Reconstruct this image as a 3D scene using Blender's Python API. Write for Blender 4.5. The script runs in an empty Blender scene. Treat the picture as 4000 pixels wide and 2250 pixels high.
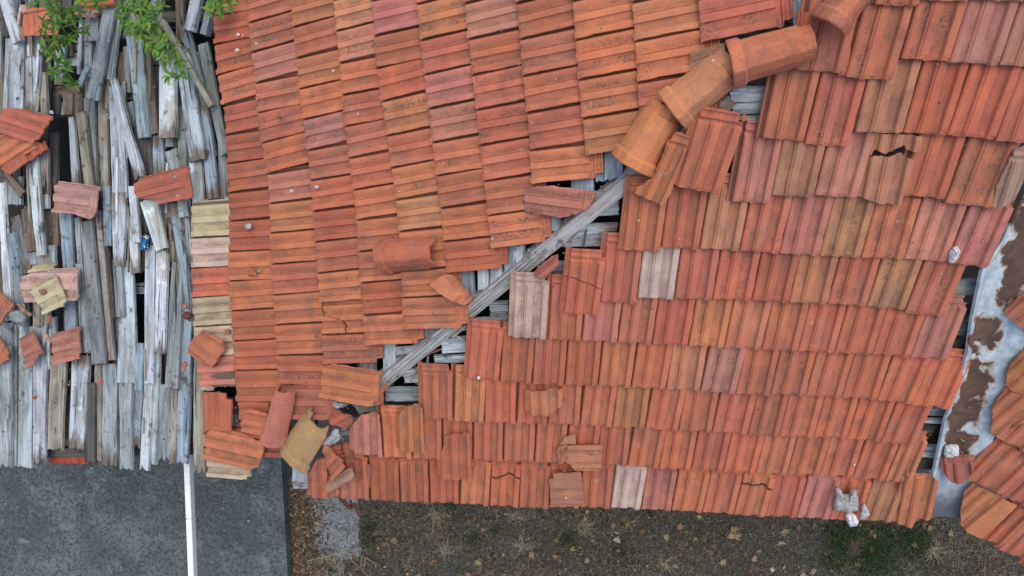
import bpy, bmesh, math, random
from math import radians, sin, cos, pi
from mathutils import Vector, Matrix, noise
R = random.Random(7)
scene = bpy.context.scene
COL = scene.collection

# ------------------------------------------------------------------ camera, sky, sun, exposure
H = 7.0                                   # drone height above the yard
F = 4000 * 24 / 36                        # focal length in photo pixels
cam_d = bpy.data.cameras.new('camera'); cam = bpy.data.objects.new('camera', cam_d); COL.objects.link(cam)
cam.location = (0, 0, H); cam.rotation_euler = (0, 0, 0)
cam_d.sensor_width = 36; cam_d.lens = 24; cam_d.clip_start = 0.05; cam_d.clip_end = 500
scene.camera = cam
scene.render.resolution_x = 1024; scene.render.resolution_y = 576
SUN_EL, SUN_AZ = 76, 20                   # overcast: broad soft light from nearly overhead
world = bpy.data.worlds.new('World'); scene.world = world; world.use_nodes = True
wn = world.node_tree.nodes; wn.clear()
wo = wn.new('ShaderNodeOutputWorld'); bg = wn.new('ShaderNodeBackground'); sk = wn.new('ShaderNodeTexSky')
sk.sky_type = 'NISHITA'; sk.sun_disc = False; sk.sun_elevation = radians(SUN_EL); sk.sun_rotation = radians(SUN_AZ)
sk.air_density = 1.0; sk.dust_density = 3.5; sk.ozone_density = 0.6
bg.inputs['Strength'].default_value = 0.14
world.node_tree.links.new(sk.outputs[0], bg.inputs['Color']); world.node_tree.links.new(bg.outputs[0], wo.inputs['Surface'])
sun_d = bpy.data.lights.new('sun', 'SUN'); sun_d.energy = 0.6; sun_d.angle = radians(80); sun_d.color = (1, .95, .87)
sun = bpy.data.objects.new('sun', sun_d); COL.objects.link(sun)
az = radians(SUN_AZ); el = radians(SUN_EL)
sdir = Vector((sin(az) * cos(el), cos(az) * cos(el), sin(el)))
sun.rotation_euler = (-sdir).to_track_quat('-Z', 'Y').to_euler(); sun.location = (-3, 3, 12)
vs = scene.view_settings; vs.view_transform = 'Standard'; vs.look = 'None'; vs.exposure = 0.58; vs.gamma = 1; vs.use_curve_mapping = False

# ------------------------------------------------------------------ measuring: photo coordinates -> points on real planes
S = 1.932
def P(c, r, x, y): return (c * 1000 + x / S, r * 750 + y / S)
def L(c, r, *a): return [P(c, r, a[i], a[i + 1]) for i in range(0, len(a), 2)]
def Z5(*a): return [(1100 + a[i] / 3.623, 1400 + a[i + 1] / 3.623) for i in range(0, len(a), 2)]
def Z6(*a): return [(750 + a[i] / 2.898, 1400 + a[i + 1] / 2.898) for i in range(0, len(a), 2)]
def K(x, y): return (x / S, y / S)
C0 = Vector((0, 0, H))
class Plane:
    def __init__(s, p, grad=None, n=None):
        s.p = Vector(p); s.n = Vector(n).normalized() if n is not None else Vector((-grad[0], -grad[1], 1)).normalized()
        up = Vector((0, 0, 1)) - s.n * s.n.z
        s.up = up.normalized() if up.length > 1e-6 else Vector((0, 1, 0))
        s.lat = s.up.cross(s.n).normalized()
    def at(s, q, off=0.0):
        d = Vector(((q[0] - 2000) / F, -(q[1] - 1125) / F, -1))
        return C0 + d * ((off + s.n.dot(s.p - C0)) / s.n.dot(d))
    def z(s, x, y, off=0.0):
        return s.p.z - (s.n.x * (x - s.p.x) + s.n.y * (y - s.p.y)) / s.n.z + off / s.n.z
def slope(p, yaw, pitch):
    t = math.tan(radians(pitch)); return Plane(p, (-t * cos(radians(yaw)), -t * sin(radians(yaw))))
FRONT = slope((0, 0, H - 3.743), -92.62, 31.18)
LEFT = slope((0, 0, H - 3.743), 185, 26)
DECK = slope(LEFT.at((860, 1125), -.075), 181, 15)
WING = Plane(FRONT.at((3690, 2030)), (.337, .634))
YARD = Plane((0, 0, 0), (0, 0))
SLAB_Z = .14
SLAB = Plane((0, 0, SLAB_Z), (0, 0))
HIP = Plane((0, 0, H - 3.743), n=(FRONT.n + LEFT.n))

# ------------------------------------------------------------------ node helpers and materials
def mat(name):
    m = bpy.data.materials.new(name); m.use_nodes = True
    nt = m.node_tree; b = nt.nodes['Principled BSDF']; b.inputs['Roughness'].default_value = .85
    b.inputs['Specular IOR Level'].default_value = .25
    return m, nt, b
class NT:
    def __init__(s, nt): s.nt = nt
    def n(s, t, **k):
        o = s.nt.nodes.new(t)
        for a, v in k.items(): setattr(o, a, v)
        return o
    def l(s, a, b): s.nt.links.new(a, b)
    def math(s, op, a, b=None, clamp=False):
        o = s.n('ShaderNodeMath', operation=op); o.use_clamp = clamp
        for i, v in enumerate((a, b)):
            if v is None: continue
            if isinstance(v, (int, float)): o.inputs[i].default_value = v
            else: s.l(v, o.inputs[i])
        return o.outputs[0]
    def coords(s, scale=(1, 1, 1), rnd=True, kind='Object'):
        tc = s.n('ShaderNodeTexCoord'); v = tc.outputs[kind]
        if rnd:
            oi = s.n('ShaderNodeObjectInfo'); mu = s.math('MULTIPLY', oi.outputs['Random'], 97.3)
            cx = s.n('ShaderNodeCombineXYZ'); s.l(mu, cx.inputs[0]); s.l(mu, cx.inputs[1]); s.l(mu, cx.inputs[2])
            ad = s.n('ShaderNodeVectorMath', operation='ADD'); s.l(v, ad.inputs[0]); s.l(cx.outputs[0], ad.inputs[1]); v = ad.outputs[0]
        mp = s.n('ShaderNodeMapping'); s.l(v, mp.inputs['Vector']); mp.inputs['Scale'].default_value = scale
        return mp.outputs[0]
    def noise(s, vec, scale, detail=4, rough=.55, dist=0):
        o = s.n('ShaderNodeTexNoise'); s.l(vec, o.inputs['Vector']); o.inputs['Scale'].default_value = scale
        o.inputs['Detail'].default_value = detail; o.inputs['Roughness'].default_value = rough; o.inputs['Distortion'].default_value = dist
        return o.outputs['Fac']
    def ramp(s, fac, lo, hi, a=0.0, b=1.0):
        o = s.n('ShaderNodeMapRange'); s.l(fac, o.inputs[0]); o.inputs[1].default_value = lo; o.inputs[2].default_value = hi
        o.inputs[3].default_value = a; o.inputs[4].default_value = b; o.interpolation_type = 'SMOOTHSTEP'; return o.outputs[0]
    def mix(s, fac, a, b, mode='MIX'):
        o = s.n('ShaderNodeMix', data_type='RGBA', blend_type=mode)
        if isinstance(fac, (int, float)): o.inputs['Factor'].default_value = fac
        else: s.l(fac, o.inputs['Factor'])
        for k, v in (('A', a), ('B', b)):
            sock = [i for i in o.inputs if i.name == k and i.type == 'RGBA'][0]
            if isinstance(v, tuple): sock.default_value = (*v[:3], 1)
            else: s.l(v, sock)
        return [i for i in o.outputs if i.type == 'RGBA'][0]
    def bump(s, b, h, strength=.3, dist=.004):
        o = s.n('ShaderNodeBump'); o.inputs['Strength'].default_value = strength; o.inputs['Distance'].default_value = dist
        s.l(h, o.inputs['Height']); s.l(o.outputs[0], b.inputs['Normal'])

def make_terracotta():
    m, nt, b = mat('terracotta'); t = NT(nt)
    oi = t.n('ShaderNodeObjectInfo'); base = oi.outputs['Color']
    v = t.coords(); big = t.noise(v, 7, 3); mid = t.noise(v, 32, 5); fine = t.noise(v, 190, 4, .7)
    stv = t.coords((46, 4, 10)); streak = t.noise(stv, 1, 4)
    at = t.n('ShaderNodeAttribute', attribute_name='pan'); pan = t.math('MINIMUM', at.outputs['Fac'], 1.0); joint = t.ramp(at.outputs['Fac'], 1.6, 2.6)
    col = t.mix(t.ramp(big, .35, .7), base, t.mix(1.0, base, (1.13, 1.17, 1.12), 'MULTIPLY'))
    col = t.mix(t.math('MULTIPLY', t.ramp(streak, .46, .72), .15), col, t.mix(1.0, base, (.70, .66, .70), 'MULTIPLY'))
    col = t.mix(t.math('MULTIPLY', t.ramp(big, .62, .40), .25), col, t.mix(1.0, base, (.86, .88, 1.15), 'MULTIPLY'))
    # dusty film, dirt lying in the water channels
    rnd2 = t.math('FRACT', t.math('MULTIPLY', oi.outputs['Random'], 7.31))
    film = t.noise(t.coords((9, 5, 9)), 1, 5, .6)
    col = t.mix(t.math('MULTIPLY', t.ramp(film, .42, .72), t.ramp(rnd2, .1, 1, .08, .38)), col, (.38, .23, .175))
    d = t.math('MULTIPLY', t.math('ADD', t.math('MULTIPLY', pan, .9), .1), t.ramp(t.noise(t.coords((22, 7, 22)), 1, 6, .65), .28, .72)); d = t.math('MULTIPLY', d, .6)
    col = t.mix(d, col, (.15, .078, .052))
    geo = t.n('ShaderNodeNewGeometry'); gm = t.n('ShaderNodeMapping'); t.l(geo.outputs['Position'], gm.inputs['Vector'])
    g1 = t.noise(gm.outputs[0], 1.5, 6, .62, .4); g2 = t.noise(gm.outputs[0], 6.5, 7, .68, .3); g3 = t.noise(gm.outputs[0], 55, 5, .75)
    grime = t.math('MULTIPLY', t.ramp(g1, .40, .66, .25, 1.0), t.ramp(g2, .44, .66))
    col = t.mix(t.math('MULTIPLY', grime, .48), col, (.15, .085, .062))
    col = t.mix(t.math('MULTIPLY', t.ramp(g3, .57, .68), .42), col, (.12, .07, .052))
    # lichen and soot specks, far stronger on some tiles than others
    li = t.ramp(oi.outputs['Random'], .35, .9, .05, 1.0)
    reg = t.ramp(t.noise(v, 10, 5, .6), .47, .62); spk = t.ramp(t.noise(v, 80, 4, .7), .48, .57)
    spots = t.math('MULTIPLY', t.math('MULTIPLY', reg, spk), t.math('MULTIPLY', li, t.math('ADD', t.math('MULTIPLY', pan, .75), .25)))
    col = t.mix(t.math('MULTIPLY', spots, .85), col, (.085, .08, .065))
    pale = t.math('MULTIPLY', t.ramp(t.noise(v, 11, 6, .65, .5), .64, .72), t.ramp(t.noise(v, 70, 5, .7), .45, .56))
    col = t.mix(t.math('MULTIPLY', pale, .45), col, (.44, .41, .38))
    col = t.mix(t.ramp(fine, .3, .75, 0, .38), t.mix(1.0, col, (1.1, 1.1, 1.1), 'MULTIPLY'), t.mix(1.0, col, (.62, .6, .6), 'MULTIPLY'))
    col = t.mix(t.math('MULTIPLY', joint, .75), col, (.08, .034, .021))  # shade of the side joints, put into the colour
    t.l(col, b.inputs['Base Color']); b.inputs['Roughness'].default_value = .9
    t.bump(b, t.math('ADD', t.math('MULTIPLY', mid, .6), t.math('MULTIPLY', fine, .5)), .45, .0035)
    return m
def make_wood():
    m, nt, b = mat('weathered_wood'); t = NT(nt)
    oi = t.n('ShaderNodeObjectInfo'); base = oi.outputs['Color']
    v = t.coords((1, 1, 1)); g1 = t.noise(t.coords((70, 2.2, 70)), 1, 6, .65, .5); g2 = t.noise(t.coords((170, 4, 170)), 1, 4, .7)
    cr = t.noise(t.coords((38, 1.1, 38)), 1, 8, .6, .9)
    big = t.noise(t.coords((6, 1.6, 6)), 1, 5, .6); blot = t.noise(v, 9, 6, .65)
    col = t.mix(t.ramp(g1, .32, .68), t.mix(1.0, base, (.64, .65, .66), 'MULTIPLY'), t.mix(1.0, base, (1.10, 1.10, 1.10), 'MULTIPLY'))
    col = t.mix(t.ramp(big, .50, .70, 0, .75), col, t.mix(1.0, base, (.62, .50, .37), 'MULTIPLY'))
    col = t.mix(t.ramp(blot, .57, .72, 0, .55), col, t.mix(1.0, base, (1.55, 1.55, 1.55), 'MULTIPLY'))
    mids = t.noise(t.coords((16, 2.6, 16)), 1, 7, .7, .3)
    col = t.mix(t.ramp(mids, .45, .64, 0, .9), col, t.mix(1.0, base, (.40, .40, .40), 'MULTIPLY'))
    col = t.mix(t.ramp(blot, .43, .30, 0, .8), col, (.05, .045, .04))
    col = t.mix(t.ramp(g2, .60, .74, 0, .35), col, (.06, .055, .05))
    at = t.n('ShaderNodeAttribute', attribute_name='rot')
    rot = t.ramp(t.math('ADD', t.math('MULTIPLY', at.outputs['Fac'], .55), t.math('MULTIPLY', t.noise(t.coords((24, 5, 24)), 1, 7, .7), .9)), .62, .84)
    col = t.mix(t.math('MULTIPLY', rot, .85), col, t.mix(t.ramp(g1, .35, .65), (.055, .038, .026), (.21, .155, .105)))
    crack = t.ramp(cr, .625, .65)
    col = t.mix(t.math('MULTIPLY', crack, .9), col, (.018, .016, .015))
    kn = t.n('ShaderNodeTexVoronoi'); t.l(t.coords((7, 1.7, 7)), kn.inputs['Vector']); kn.inputs['Scale'].default_value = 1.0
    col = t.mix(t.ramp(kn.outputs['Distance'], .10, .05, 0, .85), col, (.07, .05, .04))
    nh = t.n('ShaderNodeTexVoronoi'); t.l(t.coords((22, 6, 22)), nh.inputs['Vector']); nh.inputs['Scale'].default_value = 1.0
    col = t.mix(t.ramp(nh.outputs['Distance'], .085, .05, 0, .9), col, (.03, .025, .025))
    t.l(col, b.inputs['Base Color']); b.inputs['Roughness'].default_value = .88
    hgt = t.math('SUBTRACT', t.math('ADD', t.math('MULTIPLY', g1, .7), t.math('MULTIPLY', g2, .4)), t.math('MULTIPLY', crack, 1.0))
    t.bump(b, hgt, .6, .006)
    return m
def make_concrete():
    m, nt, b = mat('dark_concrete'); t = NT(nt); v = t.coords(rnd=False)
    a = t.noise(v, 2.3, 8, .68, .6); s = t.noise(v, 40, 6, .75); f = t.noise(v, 160, 3, .7); w = t.noise(v, 3.4, 9, .72, .8)
    col = t.mix(t.ramp(a, .35, .68), (.070, .088, .090), (.138, .166, .168))
    col = t.mix(t.ramp(s, .46, .58, 0, .8), col, (.024, .031, .034)); col = t.mix(t.ramp(f, .55, .68, 0, .75), col, (.20, .23, .24))
    col = t.mix(t.ramp(w, .54, .70, 0, .75), col, (.20, .26, .29))
    vo = t.n('ShaderNodeTexVoronoi'); t.l(v, vo.inputs['Vector']); vo.inputs['Scale'].default_value = 9
    col = t.mix(t.ramp(vo.outputs['Distance'], .075, .04, 0, .7), col, (.33, .33, .30))
    t.l(col, b.inputs['Base Color']); t.bump(b, t.math('ADD', s, f), .5, .006); return m
def make_gravelly():
    m, nt, b = mat('pale_gravelly_concrete'); t = NT(nt); v = t.coords(rnd=False)
    a = t.noise(v, 5, 6, .7, .5); vo = t.n('ShaderNodeTexVoronoi'); t.l(v, vo.inputs['Vector']); vo.inputs['Scale'].default_value = 62
    f = t.noise(v, 120, 4, .75)
    col = t.mix(vo.outputs['Color'], (.15, .172, .172), (.35, .39, .39)); col = t.mix(t.ramp(f, .42, .66, 0, .8), col, (.07, .072, .07))
    col = t.mix(t.ramp(a, .50, .66, 0, .85), col, (.055, .048, .036))
    t.l(col, b.inputs['Base Color']); t.bump(b, t.math('ADD', vo.outputs['Distance'], f), .7, .01); return m
def make_soil():
    m, nt, b = mat('bare_soil'); t = NT(nt); v = t.coords(rnd=False)
    a = t.noise(v, 1.3, 7, .65, .4); c = t.noise(v, 24, 8, .7); f = t.noise(v, 130, 4, .75)
    col = t.mix(t.ramp(a, .38, .64), (.056, .052, .038), (.082, .086, .084)); col = t.mix(t.ramp(c, .44, .66, 0, .8), col, (.022, .021, .017))
    col = t.mix(t.ramp(f, .54, .68, 0, .85), col, (.20, .195, .18)); t.l(col, b.inputs['Base Color'])
    t.bump(b, t.math('ADD', c, t.math('MULTIPLY', f, .6)), .9, .02); return m
def make_flashing():
    m, nt, b = mat('rusty_galvanised_sheet'); t = NT(nt); v = t.coords(rnd=False)
    sep = t.n('ShaderNodeAttribute', attribute_name='rust')
    n1 = t.noise(v, 7.5, 5, .52, .6); n2 = t.noise(v, 22, 5, .6); f = t.noise(v, 120, 3)
    k = t.math('ADD', t.math('MULTIPLY', sep.outputs['Fac'], .41), t.math('ADD', t.math('MULTIPLY', n1, 1.0), t.math('MULTIPLY', n2, .22)))
    drip = t.noise(t.coords((14, 3, 3), rnd=False), 1, 5, .6)
    zinc = t.mix(t.ramp(t.math('ADD', t.math('MULTIPLY', n2, .5), t.math('MULTIPLY', drip, .5)), .36, .62), (.33, .42, .46), (.60, .67, .69)); rust = t.mix(t.ramp(n1, .35, .72), (.070, .042, .034), (.150, .085, .055)); rust = t.mix(t.ramp(n2, .5, .75, 0, .5), rust, (.20, .13, .085))
    edge = t.mix(t.ramp(f, .3, .7), (.42, .33, .20), (.26, .16, .09))
    col = t.mix(t.math('MULTIPLY', t.ramp(k, .78, .90), .85), zinc, edge); col = t.mix(t.ramp(k, .86, .93), col, rust)
    dk = t.n('ShaderNodeAttribute', attribute_name='soot'); col = t.mix(dk.outputs['Fac'], col, (.05, .048, .05))
    t.l(col, b.inputs['Base Color']); b.inputs['Roughness'].default_value = .6; t.l(t.ramp(k, .80, .70, .0, .25), b.inputs['Metallic']); t.bump(b, f, .15, .002); return m
def make_tint(name, rough=.8, nscale=40, amt=.35, bump=.3):
    m, nt, b = mat(name); t = NT(nt); oi = t.n('ShaderNodeObjectInfo'); base = oi.outputs['Color']
    v = t.coords(); n = t.noise(v, nscale, 6, .65); n2 = t.noise(v, nscale * .25, 4)
    col = t.mix(t.ramp(n, .35, .68, 0, amt), base, t.mix(1.0, base, (.4, .38, .36), 'MULTIPLY'))
    col = t.mix(t.ramp(n2, .4, .7, 0, amt), col, t.mix(1.0, base, (.68, .68, .7), 'MULTIPLY'))
    t.l(col, b.inputs['Base Color']); b.inputs['Roughness'].default_value = rough; t.bump(b, n, bump, .004); return m
def make_attr(name, rough=.7, trans=0.0):
    m, nt, b = mat(name); t = NT(nt); a = t.n('ShaderNodeAttribute', attribute_name='tint')
    t.l(a.outputs['Color'], b.inputs['Base Color']); b.inputs['Roughness'].default_value = rough; return m
def make_leaf():
    m, nt, b = mat('fresh_leaf'); t = NT(nt); oi = t.n('ShaderNodeObjectInfo')
    tc = t.n('ShaderNodeTexCoord'); sx = t.n('ShaderNodeSeparateXYZ'); t.l(tc.outputs['Object'], sx.inputs[0])
    rib = t.ramp(t.math('ABSOLUTE', sx.outputs[0]), .0011, .0004)
    col = t.mix(1.0, oi.outputs['Color'], (1, 1, 1), 'MULTIPLY'); col = t.mix(t.math('MULTIPLY', rib, .35), col, (.30, .40, .10))
    t.l(col, b.inputs['Base Color']); b.inputs['Roughness'].default_value = .45
    b.inputs['Specular IOR Level'].default_value = .4; b.inputs['Subsurface Weight'].default_value = .0
    tr = t.n('ShaderNodeBsdfTranslucent'); t.l(col, tr.inputs['Color']); mx = t.n('ShaderNodeMixShader'); mx.inputs[0].default_value = .3
    out = nt.nodes['Material Output']; t.l(b.outputs[0], mx.inputs[1]); t.l(tr.outputs[0], mx.inputs[2]); t.l(mx.outputs[0], out.inputs['Surface']); return m
def make_can():
    m, nt, b = mat('printed_tin'); t = NT(nt); v = t.coords((1, 1, 1), rnd=False)
    n = t.noise(v, 38, 3, .5, .5); n2 = t.noise(v, 26, 2, .5)
    col = t.mix(t.ramp(n2, .4, .6), (.012, .12, .28), (.010, .05, .16)); col = t.mix(t.ramp(n, .60, .63), col, (.55, .60, .30)); col = t.mix(t.ramp(n, .33, .30), col, (.75, .78, .82))
    t.l(col, b.inputs['Base Color']); b.inputs['Roughness'].default_value = .3; b.inputs['Metallic'].default_value = .3; return m
TERRA = make_terracotta(); WOOD = make_wood(); CONC = make_concrete(); GRAV = make_gravelly(); SOIL = make_soil(); FLASH = make_flashing()
STONE = make_tint('mortar_and_stone', .9, 70, .5, .9); PAINT = make_tint('white_paint', .5, 26, .14, .1); PLASTER = make_tint('stained_render', .9, 8, .4)
RUST = make_tint('rusted_iron', .85, 60, .4); DRY = make_tint('dead_leaf', .75, 55, .45, .4); TWIGM = make_tint('twig_bark', .85, 80, .35)
BLADES = make_attr('grass_blades', .8); LEAFM = make_leaf(); CANM = make_can()

# ------------------------------------------------------------------ object helpers
def thing(name, label, cat, loc=(0, 0, 0), group=None):
    o = bpy.data.objects.new(name, None); COL.objects.link(o); o.location = loc; o.empty_display_size = .1
    o['label'] = label; o['category'] = cat
    if group: o['group'] = group
    return o
def part_empty(name, parent):
    o = bpy.data.objects.new(name, None); COL.objects.link(o); o.parent = parent; return o
def link(name, me, m, parent=None, color=None, mw=None):
    o = bpy.data.objects.new(name, me); COL.objects.link(o)
    if me.materials: pass
    else: me.materials.append(m)
    if parent is not None: o.parent = parent
    if mw is not None: o.matrix_basis = mw if parent is None else parent.matrix_basis.inverted() @ mw if not parent.parent else mw
    if color is not None: o.color = (*color, 1)
    return o
def tag(o, label=None, cat=None, group=None, kind=None):
    for k, v in (('label', label), ('category', cat), ('group', group), ('kind', kind)):
        if v: o[k] = v
    return o
def frame(o, x, y, z):
    return Matrix(((x.x, y.x, z.x, o.x), (x.y, y.y, z.y, o.y), (x.z, y.z, z.z, o.z), (0, 0, 0, 1)))

# ------------------------------------------------------------------ interlocking tile: cross-section and slabs cut to any outline
TW, TL = .205, .41
PROF = [(-.030, -.004), (-.024, .001), (-.017, -.007), (-.0035, -.007), (.0010, .008), (.007, .0135), (.018, .0145), (.042, .008), (.055, .0040), (.060, .0145),
        (.0645, .0160), (.0685, .0105), (.0725, .0160), (.107, .0160), (.112, .0065), (.124, .0025), (.149, .0025), (.1555, .006), (.1615, .0225), (.1660, .0255), (.1925, .0255), (.1960, .0235)]
XB = [p[0] for p in PROF]
def prof(x):
    if x <= XB[0]: return PROF[0][1]
    for (a, ha), (b, hb) in zip(PROF, PROF[1:]):
        if x <= b: return ha + (hb - ha) * (x - a) / (b - a)
    return PROF[-1][1]
HEAD = [(-.075, None), (-.064, .002), (-.052, .002), (-.046, .014), (-.036, .014), (-.030, .004), (-.014, .005), (-.010, .012), (0, .012)]
def th(x, y, nose=True, head=True):
    h = prof(x)
    if nose and y < .02: h = h * .8 + .002 if y > .004 else h * .72 - .002
    if head:
        d = y - TL
        for (a, ha), (b, hb) in zip(HEAD, HEAD[1:]):
            if a <= d <= b:
                ha = h if ha is None else ha
                k = (d - a) / (b - a); v = ha + (hb - ha) * k
                return v if x > .0 else min(h, v)
    return h
YB = [.003, .02] + [TL + d for d, _ in HEAD[:-1]]
def panw(x): return 1.0 if .022 < x < .060 or .109 < x < .160 else (3.0 if -.018 < x < -.003 else 0.0)   # 3: side joint, its deep shade painted in

def cut_slab(poly, xcuts, ycuts, hfun, thick, name, shade=None, attrs=None, bottom=None):
    """A plate with outline POLY (local metres) cut along the given lines, its top lifted by HFUN, with its own thickness."""
    bm = bmesh.new()
    vs_ = [bm.verts.new((x, y, 0)) for x, y in poly]
    f = bm.faces.new(vs_); f.normal_update()
    if f.normal.z < 0: f.normal_flip()
    bmesh.ops.triangulate(bm, faces=bm.faces[:])
    bmesh.ops.dissolve_limit(bm, angle_limit=.001, verts=[], edges=bm.edges[:]) if False else None
    for x in xcuts:
        bmesh.ops.bisect_plane(bm, geom=bm.verts[:] + bm.edges[:] + bm.faces[:], plane_co=(x, 0, 0), plane_no=(1, 0, 0), dist=1e-5)
    for y in ycuts:
        bmesh.ops.bisect_plane(bm, geom=bm.verts[:] + bm.edges[:] + bm.faces[:], plane_co=(0, y, 0), plane_no=(0, 1, 0), dist=1e-5)
    bmesh.ops.triangulate(bm, faces=[f for f in bm.faces if len(f.verts) > 4])
    top = list(bm.faces)
    lay = {}
    for v in bm.verts: v.co.z = hfun(v.co.x, v.co.y)
    be = [(e.verts[0], e.verts[1], e.link_faces[0]) for e in bm.edges if len(e.link_faces) == 1]
    low = {}
    for v in list(bm.verts):
        zb = (bottom(v.co.x, v.co.y) if bottom else v.co.z) - thick
        low[v] = bm.verts.new((v.co.x, v.co.y, zb))
    for f in top:
        bm.faces.new([low[v] for v in reversed(f.verts)])
    for a, b, f in be:
        vl = list(f.verts); i = vl.index(a)
        if vl[(i + 1) % len(vl)] is not b: a, b = b, a
        bm.faces.new((b, a, low[a], low[b]))
    me = bpy.data.meshes.new(name); bm.normal_update()
    bm.to_mesh(me); bm.free()
    if attrs:
        for an, fn in attrs.items():
            at = me.attributes.new(an, 'FLOAT', 'POINT')
            at.data.foreach_set('value', [fn(v.co.x, v.co.y) for v in me.vertices])
    return me
def rough_edge(poly, step, amp, rnd, keep=lambda a, b: False, seed=0):
    out = []
    for (a, b) in zip(poly, poly[1:] + poly[:1]):
        a = Vector(a); b = Vector(b); d = b - a; n = max(1, int(d.length / step)); out.append(tuple(a))
        if keep(a, b): continue
        per = Vector((-d.y, d.x)).normalized() if d.length > 1e-6 else Vector((0, 0))
        for i in range(1, n):
            out.append(tuple(a + d * (i / n + rnd.uniform(-.25, .25) / n) + per * rnd.uniform(-amp, amp)))
    return out
def tile_mesh(v, joint_shade=True):
    r = random.Random(v * 31 + 5); x0, x1 = XB[0], XB[-1]
    bot = [(x0, .006), (-.006, .006)] + [(x, r.uniform(-.002, .0045)) for x in (-.004, .012, .028, .05, .066, .085, .104, .124, .146, .162, .18)] + [(x1 - .001, 0)]
    if v % 4 == 1: bot[-1] = (x1 - .012, .0); bot.append((x1, .014))
    if v % 4 == 2: bot[2] = (-.004, .010); bot[3] = (.012, .003)
    right = [(x1 + r.uniform(-.0034, .0008), y) for y in (.05, .1, .15, .2, .25, .3, .345)]
    if v % 3 == 2: right[2] = (x1 - .005, .1); right[3] = (x1 - .003, .15)
    topn = [(x1, TL - .045), (x1 - .025, TL - .042), (x1 - .03, TL), (.02, TL), (x0, TL - .004)]
    return cut_slab(bot + right + topn, [x for x, _ in PROF[1:-1]], YB, th, .012, 'roof_tile_mesh', attrs={'pan': lambda x, y: panw(x) if joint_shade else min(1.0, panw(x))})
TILES = [tile_mesh(v) for v in range(16)]; UNSHADED = [tile_mesh(v, False) for v in range(6)]
PAL = {'r': (.475, .141, .074), 'o': (.51, .174, .080), 'd': (.41, .115, .060), 'p': (.49, .185, .135), 't': (.47, .205, .105), 'c': (.56, .42, .32), 'y': (.46, .39, .24),
       'q': (.47, .145, .085), 'n': (.31, .15, .095), 'm': (.40, .25, .11)}
def tcol(k):
    c = PAL[k]; e = R.uniform(-.10, .08)
    return tuple(max(0, c[i] * (1 + e + R.uniform(-.07, .07))) for i in range(3))

house = thing('house', 'derelict house with slipped red tiles, bare grey boards and an exposed hip rafter', 'house')
front_slope = part_empty('roof_slope', house); left_slope = part_empty('roof_slope', house); wing_slope = part_empty('roof_slope', house)
board_deck = part_empty('board_deck', house); hip_boarding = part_empty('roof_boarding', house)

def place_tile(bl, br, pl, parent, k, length=None, up=None, off=0.0, drop=.036, var=None, exposed=.33, clean=False):  # clean: tile without the painted joint shade
    a = pl.at(bl, off); b = pl.at(br, off); d = b - a; w = d.length
    lat = (pl.lat * .55 + d.normalized() * .45).normalized() if up is None else d.normalized()
    n = pl.n; upv = n.cross(lat).normalized()
    if up is not None:
        upv = (pl.at(up, off) - a).normalized(); lat = upv.cross(n).normalized(); w = abs(d.dot(lat))
    dr = drop + R.uniform(-.004, .004); upv = (upv * exposed - n * dr).normalized(); nn = lat.cross(upv).normalized()
    ln = (length or TL) * R.uniform(.985, 1.0)
    mid = (a + b) / 2; org = mid - lat * (w / 2)
    m = frame(org + n * R.uniform(-.003, .003), lat * (w / TW), upv * (ln / TL), nn)
    me = R.choice(UNSHADED) if clean else TILES[R.randrange(len(TILES)) if var is None else var]
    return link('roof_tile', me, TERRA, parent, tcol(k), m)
def crack_tile(bl, br, pl, parent, k, line, gap=.006, length=None, drop=.036, exposed=.33, up=None):
    """A tile broken across: two pieces with a real gap between them. LINE: (x, y) fractions from left to right."""
    o = place_tile(bl, br, pl, parent, k, length, up, drop=drop, exposed=exposed); mb = o.matrix_basis.copy(); c = tuple(o.color[:3])
    bpy.data.objects.remove(o)
    x0, x1 = XB[0], XB[-1]; ln = [(x0 + (x1 - x0) * x, TL * y) for x, y in line]
    lo = [(x0, .006)] + [(x, R.uniform(-.001, .002)) for x in (.0, .03, .06, .1, .14, .17)] + [(x1, 0)] + [(x, y - gap / 2) for x, y in reversed(ln)]
    hi = [(x, y + gap / 2) for x, y in ln] + [(x1, TL - .045), (x1 - .028, TL - .043), (x1 - .03, TL), (x0, TL - .004)]
    for q in (lo, hi):
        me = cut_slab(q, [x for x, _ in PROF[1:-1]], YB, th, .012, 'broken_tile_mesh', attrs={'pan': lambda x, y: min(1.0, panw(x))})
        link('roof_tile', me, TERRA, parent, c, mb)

# front slope, from the eave upwards
def run(pts, cols, pl=FRONT, parent=front_slope, **kw):
    for i, k in enumerate(cols):
        if k == '-': continue
        place_tile(pts[i], pts[i + 1], pl, parent, k, clean=(i == 0), **kw)
r0 = L(1, 2, 645, 857, 872, 869, 1098, 882, 1318, 888, 1543, 893, 1764, 912) + L(2, 2, 55, 925, 283, 930, 512, 926, 745, 926, 973, 940, 1203, 948, 1436, 962, 1671, 975, 1905, 993) + L(3, 2, 215, 1000, 457, 1015, 690, 1022, 930, 1036)
run(r0, 'rdrro-rrrcpor-rprt')
crack_tile(r0[5], r0[6], FRONT, front_slope, 'r', [(0, .60), (.15, .62), (.3, .585), (.45, .64), (.62, .70), (.8, .66), (1, .64)], .022)
crack_tile(r0[13], r0[14], FRONT, front_slope, 'o', [(0, .66), (.1, .66), (.25, .67), (.4, .64), (.55, .67), (.75, .66), (.9, .61), (1, .60)], .022)
r1 = L(1, 2, 745, 538, 968, 552, 1188, 556, 1415, 565, 1642, 573, 1870, 578) + L(2, 2, 172, 583, 403, 592, 638, 607, 873, 611, 1108, 633, 1350, 642, 1592, 655, 1835, 668) + L(3, 2, 140, 677, 383, 688, 634, 697)
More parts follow.
